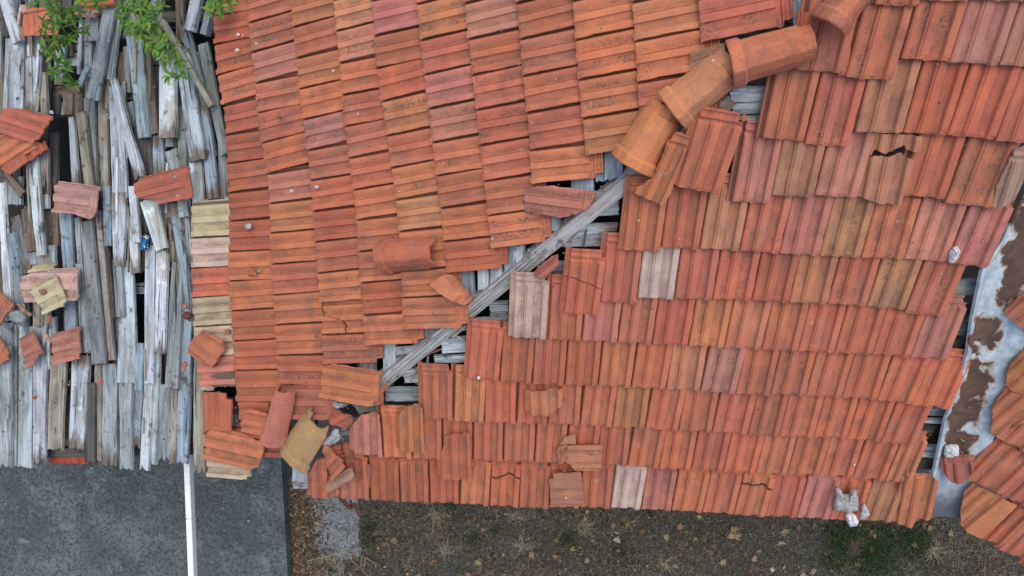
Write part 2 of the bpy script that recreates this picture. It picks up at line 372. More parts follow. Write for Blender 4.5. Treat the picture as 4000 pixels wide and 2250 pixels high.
run(r1, '-orrrqrrrorrrorr')
place_tile(*L(3, 2, 636, 697, 870, 724), FRONT, front_slope, 'r'); place_tile(*L(3, 2, 880, 722, 1062, 745), FRONT, front_slope, 'o')
r2 = L(1, 2, 1262, 262, 1496, 272, 1729, 290) + L(2, 2, 38, 290, 273, 302, 515, 303, 758, 320, 1006, 328, 1254, 350, 1510, 356, 1775, 378) + L(3, 2, 80, 388, 338, 398, 590, 408, 846, 432)
run(r2, 'rorrrroor' + 'qrrrr'); place_tile(*L(3, 2, 850, 428, 1092, 470), FRONT, front_slope, 'r')
r3 = L(1, 1, 1600, 1395, 1842, 1428) + L(2, 1, 155, 1445, 400, 1452, 652, 1458, 900, 1469, 1162, 1489, 1422, 1494, 1685, 1519) + L(3, 2, 15, 75, 280, 82, 550, 97, 818, 112, 1080, 150, 1365, 188)
run(r3, 'rrrdortprrrrrr')
place_tile(*L(2, 1, 8, 1097, 265, 1106), FRONT, front_slope, 'c', off=.012, clean=True)
r4 = L(2, 1, 275, 1112, 528, 1117, 797, 1131, 1057, 1144, 1330, 1157, 1600, 1170, 1880, 1187) + L(3, 1, 222, 1197, 495, 1208, 780, 1224, 1070, 1242, 1345, 1265)
run(r4, 'rpqroorrrrp')
place_tile(*L(2, 1, 668, 828, 940, 838), FRONT, front_slope, 'q', clean=True); place_tile(*L(2, 1, 945, 795, 1222, 803), FRONT, front_slope, 'c')
r5 = L(2, 1, 1225, 803, 1512, 807, 1807, 817) + L(3, 1, 155, 832, 445, 838, 737, 857); run(r5, 'qrrtr')
place_tile(*L(3, 1, 740, 852, 1022, 885), FRONT, front_slope, 't'); place_tile(*L(3, 1, 1030, 895, 1316, 945), FRONT, front_slope, 'r')
crack_tile(*L(2, 1, 392, 912, 655, 936), FRONT, front_slope, 'r', [(0, .56), (.2, .58), (.35, .55), (.55, .52), (.75, .47), (1, .45)], .007, drop=.012)
place_tile(*L(2, 1, 838, 438, 1120, 452), FRONT, front_slope, 'o', clean=True)
r6 = L(2, 1, 1125, 422, 1417, 428, 1717, 440) + L(3, 1, 82, 464, 385, 482, 698, 492, 1018, 500); run(r6, 'rtrpto')
place_tile(*L(3, 1, 1022, 500, 1345, 525), FRONT, front_slope, 'p'); place_tile(*L(3, 1, 1352, 520, 1640, 582), FRONT, front_slope, 'p')
for q, k in ((L(3, 1, -272, 72, 12, 84), 'p'), (L(3, 1, 22, 24, 342, 34), 't'), (L(3, 1, 350, 18, 668, 48), 'p'), (L(3, 1, 990, 22, 1330, 50), 'r'), (L(3, 1, 1338, 70, 1690, 132), 'o'),
             (L(3, 0, -45, 1040, 270, 1062), 'o'), (L(3, 0, 275, 1084, 602, 1112), 'q'), (L(3, 0, 655, 994, 1008, 1003), 't'), (L(3, 0, 1014, 1003, 1342, 1020), 'r'), (L(3, 0, 1350, 1012, 1700, 1055), 'r'), (L(3, 0, 1708, 1062, 2060, 1090), 'r'),
             (L(3, 0, 208, 525, 570, 556), 'q'), (L(3, 0, 580, 580, 930, 614), 'o'), (L(3, 0, 998, 443, 1358, 466), 'r'), (L(3, 0, 1362, 470, 1730, 490), 'p'), (L(3, 0, 1740, 490, 2110, 520), 't'),
             (L(3, 0, 800, 40, 1130, 48), 'q'), (L(3, 0, 1130, 2, 1520, 10), 'r'), (L(3, 0, 1525, 4, 1930, 12), 'o'), (L(3, 0, 1935, 8, 2330, 20), 'r')):
    place_tile(*q, FRONT, front_slope, k)
place_tile(*L(2, 0, 1245, 1408, 1572, 1462), FRONT, front_slope, 'o', up=P(2, 0, 1412, 880), off=.03, drop=.01, clean=True)

# left slope: courses run down to the left; listed from the lowest course
lc = [
 (L(0, 1, 1455, 108, 1450, 353, 1448, 580, 1455, 803, 1472, 1022, 1488, 1247, 1510, 1470), 'ycrycp', (L(0, 1, 1455, 105, 1735, 105))),
 (L(0, 0, 1640, -95, 1625, 130, 1621, 348, 1645, 580, 1690, 808, 1714, 1028, 1719, 1243) + L(0, 1, 1732, 15, 1736, 225, 1731, 455, 1730, 678, 1745, 903, 1760, 1128, 1775, 1350) + L(0, 2, 1788, 137, 1830, 330), 'oddodddddoorrrd', None),
 (L(1, 0, -75, -38, -55, 185, -30, 407, 0, 638, 10, 862, 45, 1090, 91, 1321) + L(1, 1, 105, 95, 112, 317, 119, 551, 131, 783, 149, 1008, 163, 1235, 168, 1455), 'qqpqqrpooqoor', None),
 (L(1, 0, 262, -12, 280, 218, 310, 452, 328, 683, 357, 915, 396, 1144, 415, 1372) + L(1, 1, 435, 155, 447, 384, 468, 619, 488, 845), 'oqoopqrddo', None),
 (L(1, 0, 575, -220, 588, 15, 611, 249, 641, 490, 653, 729, 668, 965, 708, 1205, 735, 1442) + L(1, 1, 764, 220, 776, 457, 789, 692, 810, 934), 'rttorqroood', None),
 (L(1, 0, 858, -250, 874, 18, 891, 285, 905, 530, 950, 778, 990, 1037, 1022, 1278) + L(1, 1, 1062, 68, 1084, 307, 1098, 602, 1106, 802), 'rprrorotoo', None),
 (L(1, 0, 1190, -215, 1215, 45, 1242, 319, 1271, 577, 1305, 835, 1335, 1086, 1360, 1337) + L(1, 1, 1395, 132, 1418, 382, 1437, 625), 'ooqpporor', None),
 (L(1, 0, 1545, -220, 1575, 42, 1607, 310, 1630, 582, 1662, 842, 1689, 1109, 1721, 1377) + L(1, 1, 1748, 187, 1780, 440), 'rprqrroo', None),
 (L(2, 0, 10, -235, 30, 40, 61, 311, 82, 589, 113, 865, 138, 1145, 140, 1405), 'orqrro', None),
 (L(2, 0, 430, -270, 455, 22, 481, 316, 506, 617, 532, 907, 560, 1192), 'roooot'[:5], None),
 (L(2, 0, 880, -270, 905, 33, 927, 327, 949, 637, 962, 960), 'roor', None),
 (L(2, 0, 1380, -310, 1400, 8, 1430, 345), 'oq', None)]
for ci, (pts, cols, _) in enumerate(lc):
    nxt = lc[ci + 1][0] if ci + 1 < len(lc) else None
    for i, k in enumerate(cols):
        a, b = pts[i], pts[i + 1]
        if nxt:
            my = (a[1] + b[1]) / 2; j = min(range(len(nxt)), key=lambda q: abs(nxt[q][1] - my + 8))
            ex = (LEFT.at((nxt[j][0], my)) - LEFT.at(((a[0] + b[0]) / 2, my))).length
        else: ex = .33
        ex = max(.27, min(.46, ex)); ln = ex + .085
        if ci == 3 and i == 9: pass
        place_tile(a, b, LEFT, left_slope, k, length=ln, exposed=ex, drop=.034)
crack_tile(*L(1, 1, 490, 860, 500, 1078), LEFT, left_slope, 'o', [(0, .035), (.3, .045), (.46, .07), (.50, .20), (.56, .30), (.68, .38), (.84, .42), (1.0, .44)], .014, length=.44)
place_tile(*L(1, 1, 500, 1085, 512, 1306), LEFT, left_slope, 'q', length=.44)
place_tile(*L(1, 1, 810, 936, 822, 1165), LEFT, left_slope, 'o', length=.42)
place_tile(*L(1, 1, 1108, 804, 1112, 1045), LEFT, left_slope, 'o', length=.44, drop=.012)
place_tile(*L(0, 2, 1560, 520, 1568, 702), LEFT, left_slope, 'c', length=.42, drop=.01, off=-.02)
place_tile(*L(0, 2, 1530, 330, 1540, 520), LEFT, left_slope, 'r', length=.42, drop=.01, off=-.02)
place_tile(*L(0, 2, 1840, 330, 1850, 545), LEFT, left_slope, 'd', length=.42, drop=.01)

# ------------------------------------------------------------------ shards: any outline measured on a plane
def shard(name, poly, pl, upang, k, off=.03, head=True, nose=False, parent=None, shift=None, tilt=(0, 0), jag=.003, color=None, flip=False, thick=.013):
    cx = sum(p[0] for p in poly) / len(poly); cy = sum(p[1] for p in poly) / len(poly); u = radians(upang)
    c = pl.at((cx, cy), off); upv = (pl.at((cx + 12 * cos(u), cy - 12 * sin(u)), off) - c).normalized(); lat = upv.cross(pl.n).normalized()
    q = [((pl.at(p, off) - c).dot(lat), (pl.at(p, off) - c).dot(upv)) for p in poly]
    xs = [p[0] for p in q]; ys = [p[1] for p in q]; ext = max(xs) - min(xs); ym = max(ys); xm = min(xs)
    full = .17 < ext < .30
    sc = ext / .2215 if full else 1.0; sh = (R.uniform(0, max(0, .2 - ext)) if shift is None else shift) if not full else 0
    fx = lambda x: -.030 + (x - xm) / sc + sh
    fy = (lambda y: TL + (y - ym)) if head else (lambda y: (y - min(ys)) if nose else .12)
    q = rough_edge(q, .018, jag, R)
    if sum(a[0] * b[1] - b[0] * a[1] for a, b in zip(q, q[1:] + q[:1])) < 0: q.reverse()
    xc = [(x + .030 - sh) * sc + xm for x in XB[1:-1]]; xc = [x for x in xc if min(xs) - .004 < x < max(xs) + .004]
    yc = [ym + d for d, _ in HEAD[:-1]] if head else []
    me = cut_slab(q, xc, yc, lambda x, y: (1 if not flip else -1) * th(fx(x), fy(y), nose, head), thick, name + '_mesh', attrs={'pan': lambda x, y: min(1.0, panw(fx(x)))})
    m = frame(c, lat, upv, pl.n) @ Matrix.Rotation(radians(tilt[0]), 4, 'X') @ Matrix.Rotation(radians(tilt[1]), 4, 'Y')
    o = link(name, me, TERRA, parent, color or tcol(k), m); return o
def loose(name, poly, pl, ang, k, label, cat='roof tile', **kw):
    return tag(shard(name, poly, pl, ang, k, **kw), label, cat, 'loose and broken tiles')

# broken tiles that still belong to the slopes
shard('roof_tile', Z5(1000, 930, 1060, 870, 1130, 790, 1270, 770, 1395, 780, 1440, 1362, 1240, 1345, 1020, 1325, 960, 1280, 962, 990), FRONT, 92, 'p', off=0, head=False, parent=front_slope)
shard('roof_tile', L(1, 2, 455, 570, 530, 550, 545, 690, 640, 790, 590, 850, 432, 852, 388, 830, 388, 690), FRONT, 92, 'r', off=0, head=False, parent=front_slope)
shard('roof_tile', L(1, 2, 560, 470, 640, 450, 645, 600, 600, 690, 545, 560), FRONT, 92, 'r', off=-.03, head=True, parent=front_slope)
shard('roof_tile', L(1, 2, 650, 450, 720, 440, 745, 560, 870, 600, 868, 760, 650, 760), FRONT, 92, 'd', off=-.02, head=True, parent=front_slope)
shard('roof_tile', L(3, 2, 935, 1036, 1000, 735, 1025, 650, 1235, 690, 1275, 715, 1225, 960, 1205, 1005, 1100, 1030, 1080, 1075), FRONT, 78, 'o', off=0, parent=front_slope)
shard('roof_tile', L(3, 0, 805, 1005, 1150, 1020, 1120, 1135, 1040, 1130, 1030, 1095, 960, 1110, 880, 1160, 810, 1130, 770, 1185), FRONT, 78, 't', off=-.012, head=False, parent=front_slope)
shard('roof_tile', L(3, 0, 745, 1218, 800, 1172, 900, 1185, 1008, 1155, 1028, 1185, 1088, 1200, 1010, 1449, 980, 1540, 840, 1530, 670, 1480), FRONT, 78, 't', off=0, head=False, parent=front_slope)
shard('roof_tile', L(3, 0, 1690, 1555, 1712, 1400, 1860, 1130, 1932, 1100, 2020, 1150, 1860, 1510, 1720, 1570), FRONT, 72, 't', off=.01, parent=front_slope, color=(.38, .25, .17))
shard('roof_tile', L(2, 0, 890, 1430, 1050, 1350, 1180, 1060, 1240, 990, 1340, 1030, 1190, 1449, 1130, 1540, 960, 1470), FRONT, 66, 'o', off=.02, parent=front_slope)
shard('roof_tile', L(3, 0, 225, 85, 340, 100, 330, 230, 215, 200), FRONT, 82, 'd', off=-.01, head=False, parent=front_slope)
shard('roof_tile', L(3, 0, 330, 60, 640, 90, 580, 560, 215, 520, 260, 400), FRONT, 80, 'q', off=-.028, head=False, parent=front_slope)
shard('roof_tile', L(2, 0, 1345, 395, 1600, 330, 1640, 480, 1345, 600), LEFT, 20, 'n', off=-.01, head=False, parent=left_slope, color=(.33, .17, .10))
shard('roof_tile', L(0, 2, 1500, 5, 1590, 0, 1625, 45, 1520, 45), LEFT, 10, 'p', off=.0, head=False, parent=left_slope, color=(.50, .36, .29))
shard('roof_tile', L(0, 2, 1530, -60, 1780, -110, 1785, 15, 1540, 20), LEFT, 5, 'n', off=-.02, head=False, parent=left_slope, color=(.13, .095, .07), jag=.006)

# wing slope on the far side of the valley
shard('roof_tile', L(3, 2, 1450, 1060, 1452, 930, 1480, 820, 1545, 755, 1745, 840, 1870, 905, 1605, 1147, 1520, 1110), WING, 40, 'o', off=0, head=False, parent=wing_slope)
shard('roof_tile', L(3, 2, 1675, 362, 1690, 270, 1690, 180, 1800, 30, 1960, 110, 2060, 190, 1726, 380), WING, 40, 'o', off=0, head=False, parent=wing_slope)
shard('roof_tile', L(3, 1, 1785, 1449, 1795, 1395, 1835, 1300, 1932, 1200, 2100, 1270, 2000, 1550, 1932, 1540, 1800, 1465), WING, 40, 'o', off=0, head=False, parent=wing_slope)
shard('roof_tile', L(3, 1, 1780, 910, 1932, 755, 2100, 850, 2110, 1000, 1960, 1065), WING, 40, 'r', off=0, head=False, parent=wing_slope)
wup = lambda q: (q[0] + 130, q[1] - 112)
for q, k in ((L(3, 2, 1600, 1147, 1752, 1226), 'r'), (L(3, 2, 1755, 1226, 1932, 1345), 'r'), (L(3, 2, 1935, 1345, 2110, 1460), 'q'), (L(3, 2, 2110, 1460, 2300, 1580), 'r'),
             (L(3, 2, 1500, 700, 1755, 838), 'r'), (L(3, 2, 1758, 838, 1945, 922), 'q'), (L(3, 2, 1950, 922, 2150, 1030), 'r'), (L(3, 2, 2150, 1030, 2350, 1150), 'o'),
             (L(3, 2, 1722, 380, 1935, 520), 'q'), (L(3, 2, 1938, 520, 2150, 640), 'r'), (L(3, 2, 2150, 640, 2380, 760), 'r'), (L(3, 1, 1990, 1560, 2200, 1680), 'r'), (L(3, 1, 1960, 1070, 2170, 1190), 'r')):
    place_tile(*q, WING, wing_slope, k, up=wup(q[0]), clean=True)

# ------------------------------------------------------------------ ridge and hip tiles
def ridge_mesh(name, L_=.42, w=.27, h=.095, jag=0.0, seed=1, collar=True, sag=1.0):
    r = random.Random(seed)
    pr = [(-.5, 0), (-.47, .22), (-.36, .62), (-.22, .93), (-.17, 1.0), (.17, 1.0), (.22, .93), (.36, .62), (.47, .22), (.5, 0)]
    secs = ([(0, 1.13), (.006, 1.17), (.05, 1.16), (.058, 1.10), (.063, 1.02)] if collar else [(0, 1.0), (.05, 1.02)]) + [(.2, .985), (L_ - .06, .95), (L_ - .05, .95), (L_ - .047, .86), (L_, .85)]
    bm = bmesh.new(); grid = []
    for si, (y, s) in enumerate(secs):
        row = []
        for x, z in pr:
            yy = y + (r.uniform(-jag, jag) if si == len(secs) - 1 else 0)
            row.append((bm.verts.new((x * w * s, yy, z * h * s)), bm.verts.new((x * w * s * .88, yy, z * h * s - .014))))
        grid.append(row)
    n = len(pr)
    for a, b in zip(grid, grid[1:]):
        for i in range(n - 1):
            bm.faces.new((a[i][0], a[i + 1][0], b[i + 1][0], b[i][0])); bm.faces.new((b[i][1], b[i + 1][1], a[i + 1][1], a[i][1]))
        bm.faces.new((a[0][1], a[0][0], b[0][0], b[0][1])); bm.faces.new((b[-1][1], b[-1][0], a[-1][0], a[-1][1]))
    for i in range(n - 1):
        a = grid[0]; bm.faces.new((a[i][1], a[i + 1][1], a[i + 1][0], a[i][0]))
        a = grid[-1]; bm.faces.new((a[i][0], a[i + 1][0], a[i + 1][1], a[i][1]))
    bmesh.ops.subdivide_edges(bm, edges=[e for e in bm.edges if e.calc_length() > .05], cuts=2, use_grid_fill=True)
    bmesh.ops.recalc_face_normals(bm, faces=bm.faces)
    for v in bm.verts: q = v.co * 11 + Vector((seed, 0, 0)); v.co += Vector((noise.noise(q), noise.noise(q + Vector((9, 0, 0))), noise.noise(q + Vector((0, 9, 0))))) * .0032
    me = bpy.data.meshes.new(name); bm.to_mesh(me); bm.free(); at = me.attributes.new('pan', 'FLOAT', 'POINT'); at.data.foreach_set('value', [.15] * len(me.vertices)); return me
def ridge(name, p0, p1, wpx, pl, off, color, parent=None, lift=0.0, **kw):
    a = pl.at(p0, off); b = pl.at(p1, off + lift); up = (b - a); ln = up.length; up.normalize(); lat = up.cross(pl.n).normalized(); n = lat.cross(up)
    w = wpx / F * (H - a.z) / 1.16
    return link(name, ridge_mesh(name + '_mesh', ln, w, **kw), TERRA, parent, color, frame(a, lat, up, n))
ridge('hip_tile', P(2, 0, 905, 1252), P(2, 0, 1172, 805), 190, HIP, -.015, (.62, .225, .085), house, lift=-.012, h=.105, seed=2)
ridge('hip_tile', P(2, 0, 1205, 845), P(2, 0, 1668, 470), 186, HIP, .012, (.60, .24, .105), house, lift=-.012, h=.105, seed=3)
ridge('hip_tile', P(2, 0, 1640, 490), P(2, 0, 2262, 318), 186, HIP, .038, (.58, .18, .085), house, lift=-.012, h=.11, seed=4)
ridge('hip_tile', P(3, 0, 445, 205), P(3, 0, 790, -240), 160, HIP, .06, (.50, .16, .085), house, lift=-.01, h=.11, seed=5)

# ------------------------------------------------------------------ boards
WPAL = {'b': (.31, .40, .45), 'g': (.37, .425, .44), 'w': (.62, .69, .70), 't': (.37, .34, .285), 'k': (.11, .105, .10), 'n': (.20, .165, .125), 'e': (.28, .32, .32), 'l': (.48, .55, .575), 'y': (.37, .355, .28), 'h': (.50, .49, .46)}
def wcol(k):
    c = WPAL[k]; e = R.uniform(-.1, .1); return tuple(v * (1 + e + R.uniform(-.03, .03)) for v in c)
def plank(p0, w0, p1, w1, pl, off, k, parent, name='plank', thick=.022, ends=(.005, .007), bow=0.0, lift=(0, 0), warp=.004, split=False):
    """p0/p1: ends of the centre line, w0/w1: widths across it, all as photo measures on plane PL."""
    a = pl.at(p0, off + lift[0]); b = pl.at(p1, off + lift[1]); up = b - a; ln = up.length; up.normalize(); lat = up.cross(pl.n).normalized(); n = lat.cross(up).normalized()
    ha = w0 / 2 / F * (H - a.z); hb = w1 / 2 / F * (H - b.z); r = R; N = max(3, int(ln / .09))
    hw = lambda t: ha + (hb - ha) * t; cx = lambda t: bow * 4 * t * (1 - t)
    sd = r.uniform(0, 99); nz = lambda t, s: noise.noise(Vector((t * ln * 5, s, sd))) * .005 + noise.noise(Vector((t * ln * 24, s, sd))) * .003
    left = [(cx(i / N) - hw(i / N) + nz(i / N, 1), ln * i / N) for i in range(N + 1)]; right = [(cx(i / N) + hw(i / N) + nz(i / N, 7), ln * i / N) for i in range(N + 1)]
    def end(y, h, e, sgn):
        m = max(2, int(h * 2 / .013)); pts = []
        for i in range(1, m): pts.append((-h + 2 * h * i / m, y - sgn * abs(r.gauss(0, 1)) * e * .6))
        if split and sgn > 0: j = len(pts) // 2; pts[j] = (pts[j][0], y - sgn * .09)
        return pts
    poly = left[::-1][-1:] + [] ; poly = [left[0]] + end(0, ha, ends[0], -1) + right + end(ln, hb, ends[1], 1)[::-1] + left[::-1][:-1]
    ww = r.uniform(-1, 1) * warp; tw = r.uniform(-1, 1) * .02
    hf = lambda x, y: ww * (x / ha) ** 2 + tw * x * (y / ln - .5) + noise.noise(Vector((x * 9, y * 3, sd))) * .004
    q = max(.07, ln / 14); rs = r.choice((.15, .3, .45, .85)) if ln > .25 else r.uniform(0, .35); ra = r.random() < .25
    me = cut_slab(poly, [-ha * .5, 0, ha * .5], [q * i for i in range(1, int(ln / q) + 1)], hf, thick, name + '_mesh', attrs={'rot': lambda x, y: rs * max(0, 1 - min(abs(y) * (1 if ra else 9), abs(ln - y)) / .22)})
    return link(name, me, WOOD, parent, wcol(k), frame(a, lat, up, n))
def dk(x0, y0, w0, x1, y1, w1, layer, k, **kw):
    if y1 > 3300 and layer > -1: kw.setdefault('ends', (.006, .026))
    kw.setdefault('parent', board_deck)
    return plank(K(x0, y0), w0 / S, K(x1, y1), w1 / S, DECK, -.03 + .0235 * layer + R.uniform(-.003, .003), k, **kw)
D = [  # x0 y0 w0  x1 y1 w1 layer colour  (measured on the bare slope)
 (50, -60, 75, 110, 240, 72, 1, 'g'), (112, 285, 165, 95, 845, 172, 1, 'l'), (228, 420, 88, 236, 845, 100, 2, 'l'), (318, 548, 48, 332, 900, 55, 2, 'y'), (-5, 250, 45, 8, 900, 50, 1, 'n'),
 (455, 290, 95, 440, 640, 60, 0, 'g'), (345, 300, 70, 345, 900, 50, 0, 'k'), (225, 200, 40, 225, 430, 45, 1, 't'), (300, 60, 60, 290, 420, 60, 1, 'g'), (95, 0, 80, 150, 560, 80, 0, 'e'),
 (615, 150, 38, 597, 560, 34, 1, 'g'), (690, 135, 108, 682, 312, 108, 2, 'e'), (668, 312, 68, 660, 580, 66, 0, 'g'), (885, 60, 75, 812, 605, 74, 2, 'g'), (662, 500, 40, 592, 645, 44, 3, 'b'),
 (672, 735, 92, 690, 1449, 84, 0, 'e'), (600, 845, 72, 676, 1470, 74, 2, 'y'), (536, 880, 44, 572, 1400, 60, 1, 'g'), (812, 590, 80, 800, 900, 70, 1, 'y'),
 (770, 760, 70, 785, 1500, 74, 1, 't'), (870, 650, 110, 905, 1500, 120, 2, 'l'), (892, 1450, 122, 892, 2010, 84, 2, 'l'), (905, 390, 68, 918, 790, 60, 0, 'n'), (1012, 262, 125, 1085, 1040, 92, 2, 'b'),
 (945, 350, 40, 965, 700, 40, 0, 'e'), (970, 770, 70, 990, 960, 60, 0, 'e'), (1075, 900, 140, 1100, 1320, 110, 0, 'k'), (1105, 385, 56, 1165, 1010, 56, 1, 'n'), (1190, 1020, 86, 1192, 1330, 86, 1, 'b'),
 (1395, 235, 70, 1545, 800, 74, 1, 'b'), (1530, 780, 74, 1610, 1500, 90, 1, 'b'), (1375, 395, 110, 1485, 1212, 124, 3, 'l'), (1528, 325, 78, 1692, 1172, 60, 2, 'e'), (1350, -30, 64, 1360, 330, 56, 1, 'n'),
 (1655, 860, 50, 1690, 1500, 74, 0, 'e'), (1375, 800, 70, 1378, 1260, 58, 1, 'e'), (1290, 1130, 100, 1320, 1280, 80, 1, 'g'), (1470, 1215, 96, 1495, 1560, 90, 1, 'w'), (1270, 1040, 60, 1275, 1110, 60, 0, 'g'),
 (1460, 400, 70, 1600, 1180, 60, 0, 'e'), (1225, 900, 60, 1340, 1100, 60, 0, 'k'),
 (30, 1300, 56, 165, 1470, 60, 3, 'n'), (238, 1180, 92, 262, 1470, 88, 2, 'l'), (328, 1120, 88, 326, 1470, 90, 1, 't'), (100, 1330, 140, 95, 1545, 135, 1, 'g'), (400, 1000, 70, 400, 1430, 60, -1, 'k'),
 (5, 1380, 60, 70, 2420, 66, 2, 'w'), (88, 1755, 62, 150, 2300, 74, 1, 'b'), (90, 1640, 128, 192, 2070, 110, 0, 'e'), (200, 1570, 90, 235, 1900, 80, 1, 'n'), (258, 1400, 84, 306, 1930, 66, 3, 'w'), (342, 1380, 54, 342, 1575, 54, 1, 'l'),
 (390, 1590, 110, 395, 1860, 100, -1, 'n'), (490, 1600, 100, 520, 2060, 90, 1, 'b'), (578, 1640, 46, 604, 2060, 40, 1, 'g'), (650, 1668, 88, 748, 2748, 112, 2, 'e'), (600, 1990, 60, 640, 2660, 70, 1, 'g'),
 (733, 1590, 44, 838, 2720, 46, 1, 't'), (712, 1700, 36, 800, 2700, 36, 0, 'g'), (800, 1400, 60, 812, 1860, 54, 2, 'b'), (790, 1800, 50, 850, 2400, 44, 0, 'k'), (880, 1960, 70, 908, 2392, 66, 2, 'e'),
 (958, 1960, 80, 945, 2895, 168, 1, 'l'), (998, 1400, 62, 1032, 1832, 56, 2, 'w'), (986, 1620, 64, 1024, 2064, 66, 1, 'w'), (1110, 1500, 130, 1215, 1885, 92, 4, 'w'), (1222, 1885, 90, 1200, 2672, 84, 3, 'w'),
 (1132, 1850, 80, 1122, 2900, 76, 2, 'l'), (1338, 1978, 88, 1290, 2930, 104, 2, 'e'), (1308, 1530, 60, 1452, 2420, 60, 2, 'b'), (1265, 1530, 74, 1288, 1975, 56, 1, 't'), (1200, 1500, 70, 1210, 1700, 60, 1, 'g'), (1400, 1590, 44, 1432, 2000, 40, 1, 'g'),
 (1330, 1700, 60, 1345, 2000, 60, 0, 'e'), (1412, 2050, 92, 1392, 2960, 92, 1, 'b'), (1380, 1500, 90, 1390, 1640, 70, 2, 'l'), (1440, 1640, 40, 1440, 1900, 40, 0, 'l'),
 (1058, 2590, 56, 1044, 2950, 60, 1, 'b'), (20, 2430, 160, 40, 3530, 96, 1, 'g'), (115, 2440, 24, 118, 3520, 22, 0, 'g'), (190, 2460, 112, 180, 3530, 118, 1, 'l'), (302, 2340, 120, 292, 3510, 96, 1, 'l'), (282, 2280, 76, 285, 2462, 72, 2, 't'),
 (388, 2390, 66, 400, 2560, 60, 1, 'g'), (430, 2500, 70, 440, 2760, 120, 0, 'n'), (440, 2690, 136, 410, 3400, 120, 1, 't'), (520, 2260, 92, 526, 2500, 90, 1, 'b'), (612, 2680, 148, 575, 3395, 120, 2, 'l'), (636, 2190, 60, 645, 2665, 74, 2, 'e'),
 (735, 2750, 54, 735, 3480, 52, 1, 't'), (822, 2740, 128, 825, 3520, 128, 0, 'g'), (946, 2890, 100, 950, 3545, 96, 1, 'g'), (1045, 2900, 78, 1036, 3385, 70, 0, 'b'), (1120, 2895, 66, 1090, 3550, 66, 2, 'w'), (1178, 2660, 66, 1150, 3505, 56, 1, 'l'),
 (1255, 2900, 110, 1235, 3480, 106, 1, 'e'), (1322, 2880, 42, 1302, 3510, 52, 1, 't'), (1392, 2950, 100, 1372, 3500, 84, 1, 'b'), (1492, 2440, 60, 1502, 3572, 82, 2, 'y'), (690, 2890, 44, 672, 3500, 84, 2, 'k'), (230, 3000, 40, 262, 3520, 40, 0, 'g'),
 (1460, 2100, 40, 1470, 2500, 40, 0, 'e'), (560, 2480, 80, 560, 2700, 90, 0, 'e'), (160, 2100, 80, 170, 2470, 80, 0, 'e'), (450, 2060, 90, 470, 2300, 90, 0, 'b'), (380, 1850, 60, 390, 2000, 60, 1, 'b'), (330, 1880, 110, 330, 2000, 120, 1, 't'), (250, 1900, 80, 255, 2000, 80, 0, 'g'), (1490, 1420, 60, 1520, 1560, 60, 0, 't'),
 (1600, 1480, 120, 1620, 1545, 120, 0, 'g'), (1720, 1480, 50, 1720, 1540, 46, 0, 'l')]
for d in D: dk(d[0], d[1], d[2] * 1.13, d[3], d[4], d[5] * 1.13, d[6], d[7])
HOLES = [(455, 150, 600, 330), (380, 440, 600, 705), (372, 880, 545, 1460), (995, 2060, 1100, 2600), (1300, -90, 1345, 200), (1400, -90, 1640, 330), (1470, 330, 1530, 520), (905, 300, 960, 420), (1250, 1090, 1345, 1150), (1440, 1540, 1520, 1640), (60, 1560, 140, 1640), (995, 3380, 1060, 3460), (370, 3330, 640, 3460), (1420, 3200, 1460, 3460)]
x = -70
while x < 1460:
    w = R.uniform(78, 104); y = -120 - R.uniform(0, 300)
    while y < 3380:
        y2 = min(3440 + R.uniform(-30, 40), y + R.uniform(550, 1200)); segs = [(y, y2)]
        for hx0, hy0, hx1, hy1 in HOLES:
            if x + w / 2 < hx0 or x - w / 2 > hx1: continue
            ns = []
            for a, b in segs:
                if b < hy0 or a > hy1: ns.append((a, b))
                else:
                    if hy0 - a > 60: ns.append((a, hy0))
                    if b - hy1 > 60: ns.append((hy1, b))
            segs = ns
        for a, b in segs:
            if b - a > 60 and b > -60: dk(x + R.uniform(-6, 6), a, w * R.uniform(.85, 1), x + R.uniform(-6, 6), b - 12, w * R.uniform(.85, 1), -2.0, R.choice('nnkkkke'))
        y = y2
    x += w + 4
for _ in range(58):
    x = R.uniform(-20, 1450); l_ = R.uniform(120, 620); y = R.uniform(-60, 3380 - l_); a = R.gauss(0, .05)
    if any(hx0 - 20 < x < hx1 + 20 and y < hy1 and y + l_ > hy0 for hx0, hy0, hx1, hy1 in HOLES): continue
    dk(x, y, R.uniform(9, 30), x + l_ * a, y + l_, R.uniform(6, 24), R.choice((1.3, 2.2, 2.6)), R.choice('glgetwyn'), name='splinter', thick=.010, ends=(.015, .03))
bears = [(-60, 715, 600, 690, 92, 'n'), (-60, 845, 640, 812, 88, 'g'), (-60, 455, 640, 450, 96, 'g'), (900, 690, 1640, 640, 90, 'g'), (900, 1330, 1700, 1300, 80, 'k'), (-60, 1480, 1750, 1560, 80, 'k'), (-60, 2200, 1450, 2170, 84, 'g'), (-60, 2900, 1480, 2880, 80, 'k'), (-60, 3425, 1500, 3400, 66, 'k'), (900, 130, 1640, 120, 80, 'k')]
for x0, y0, x1, y1, w, k in bears: dk(x0, y0, w, x1, y1, w, -3.2, k, name='rafter', thick=.09)
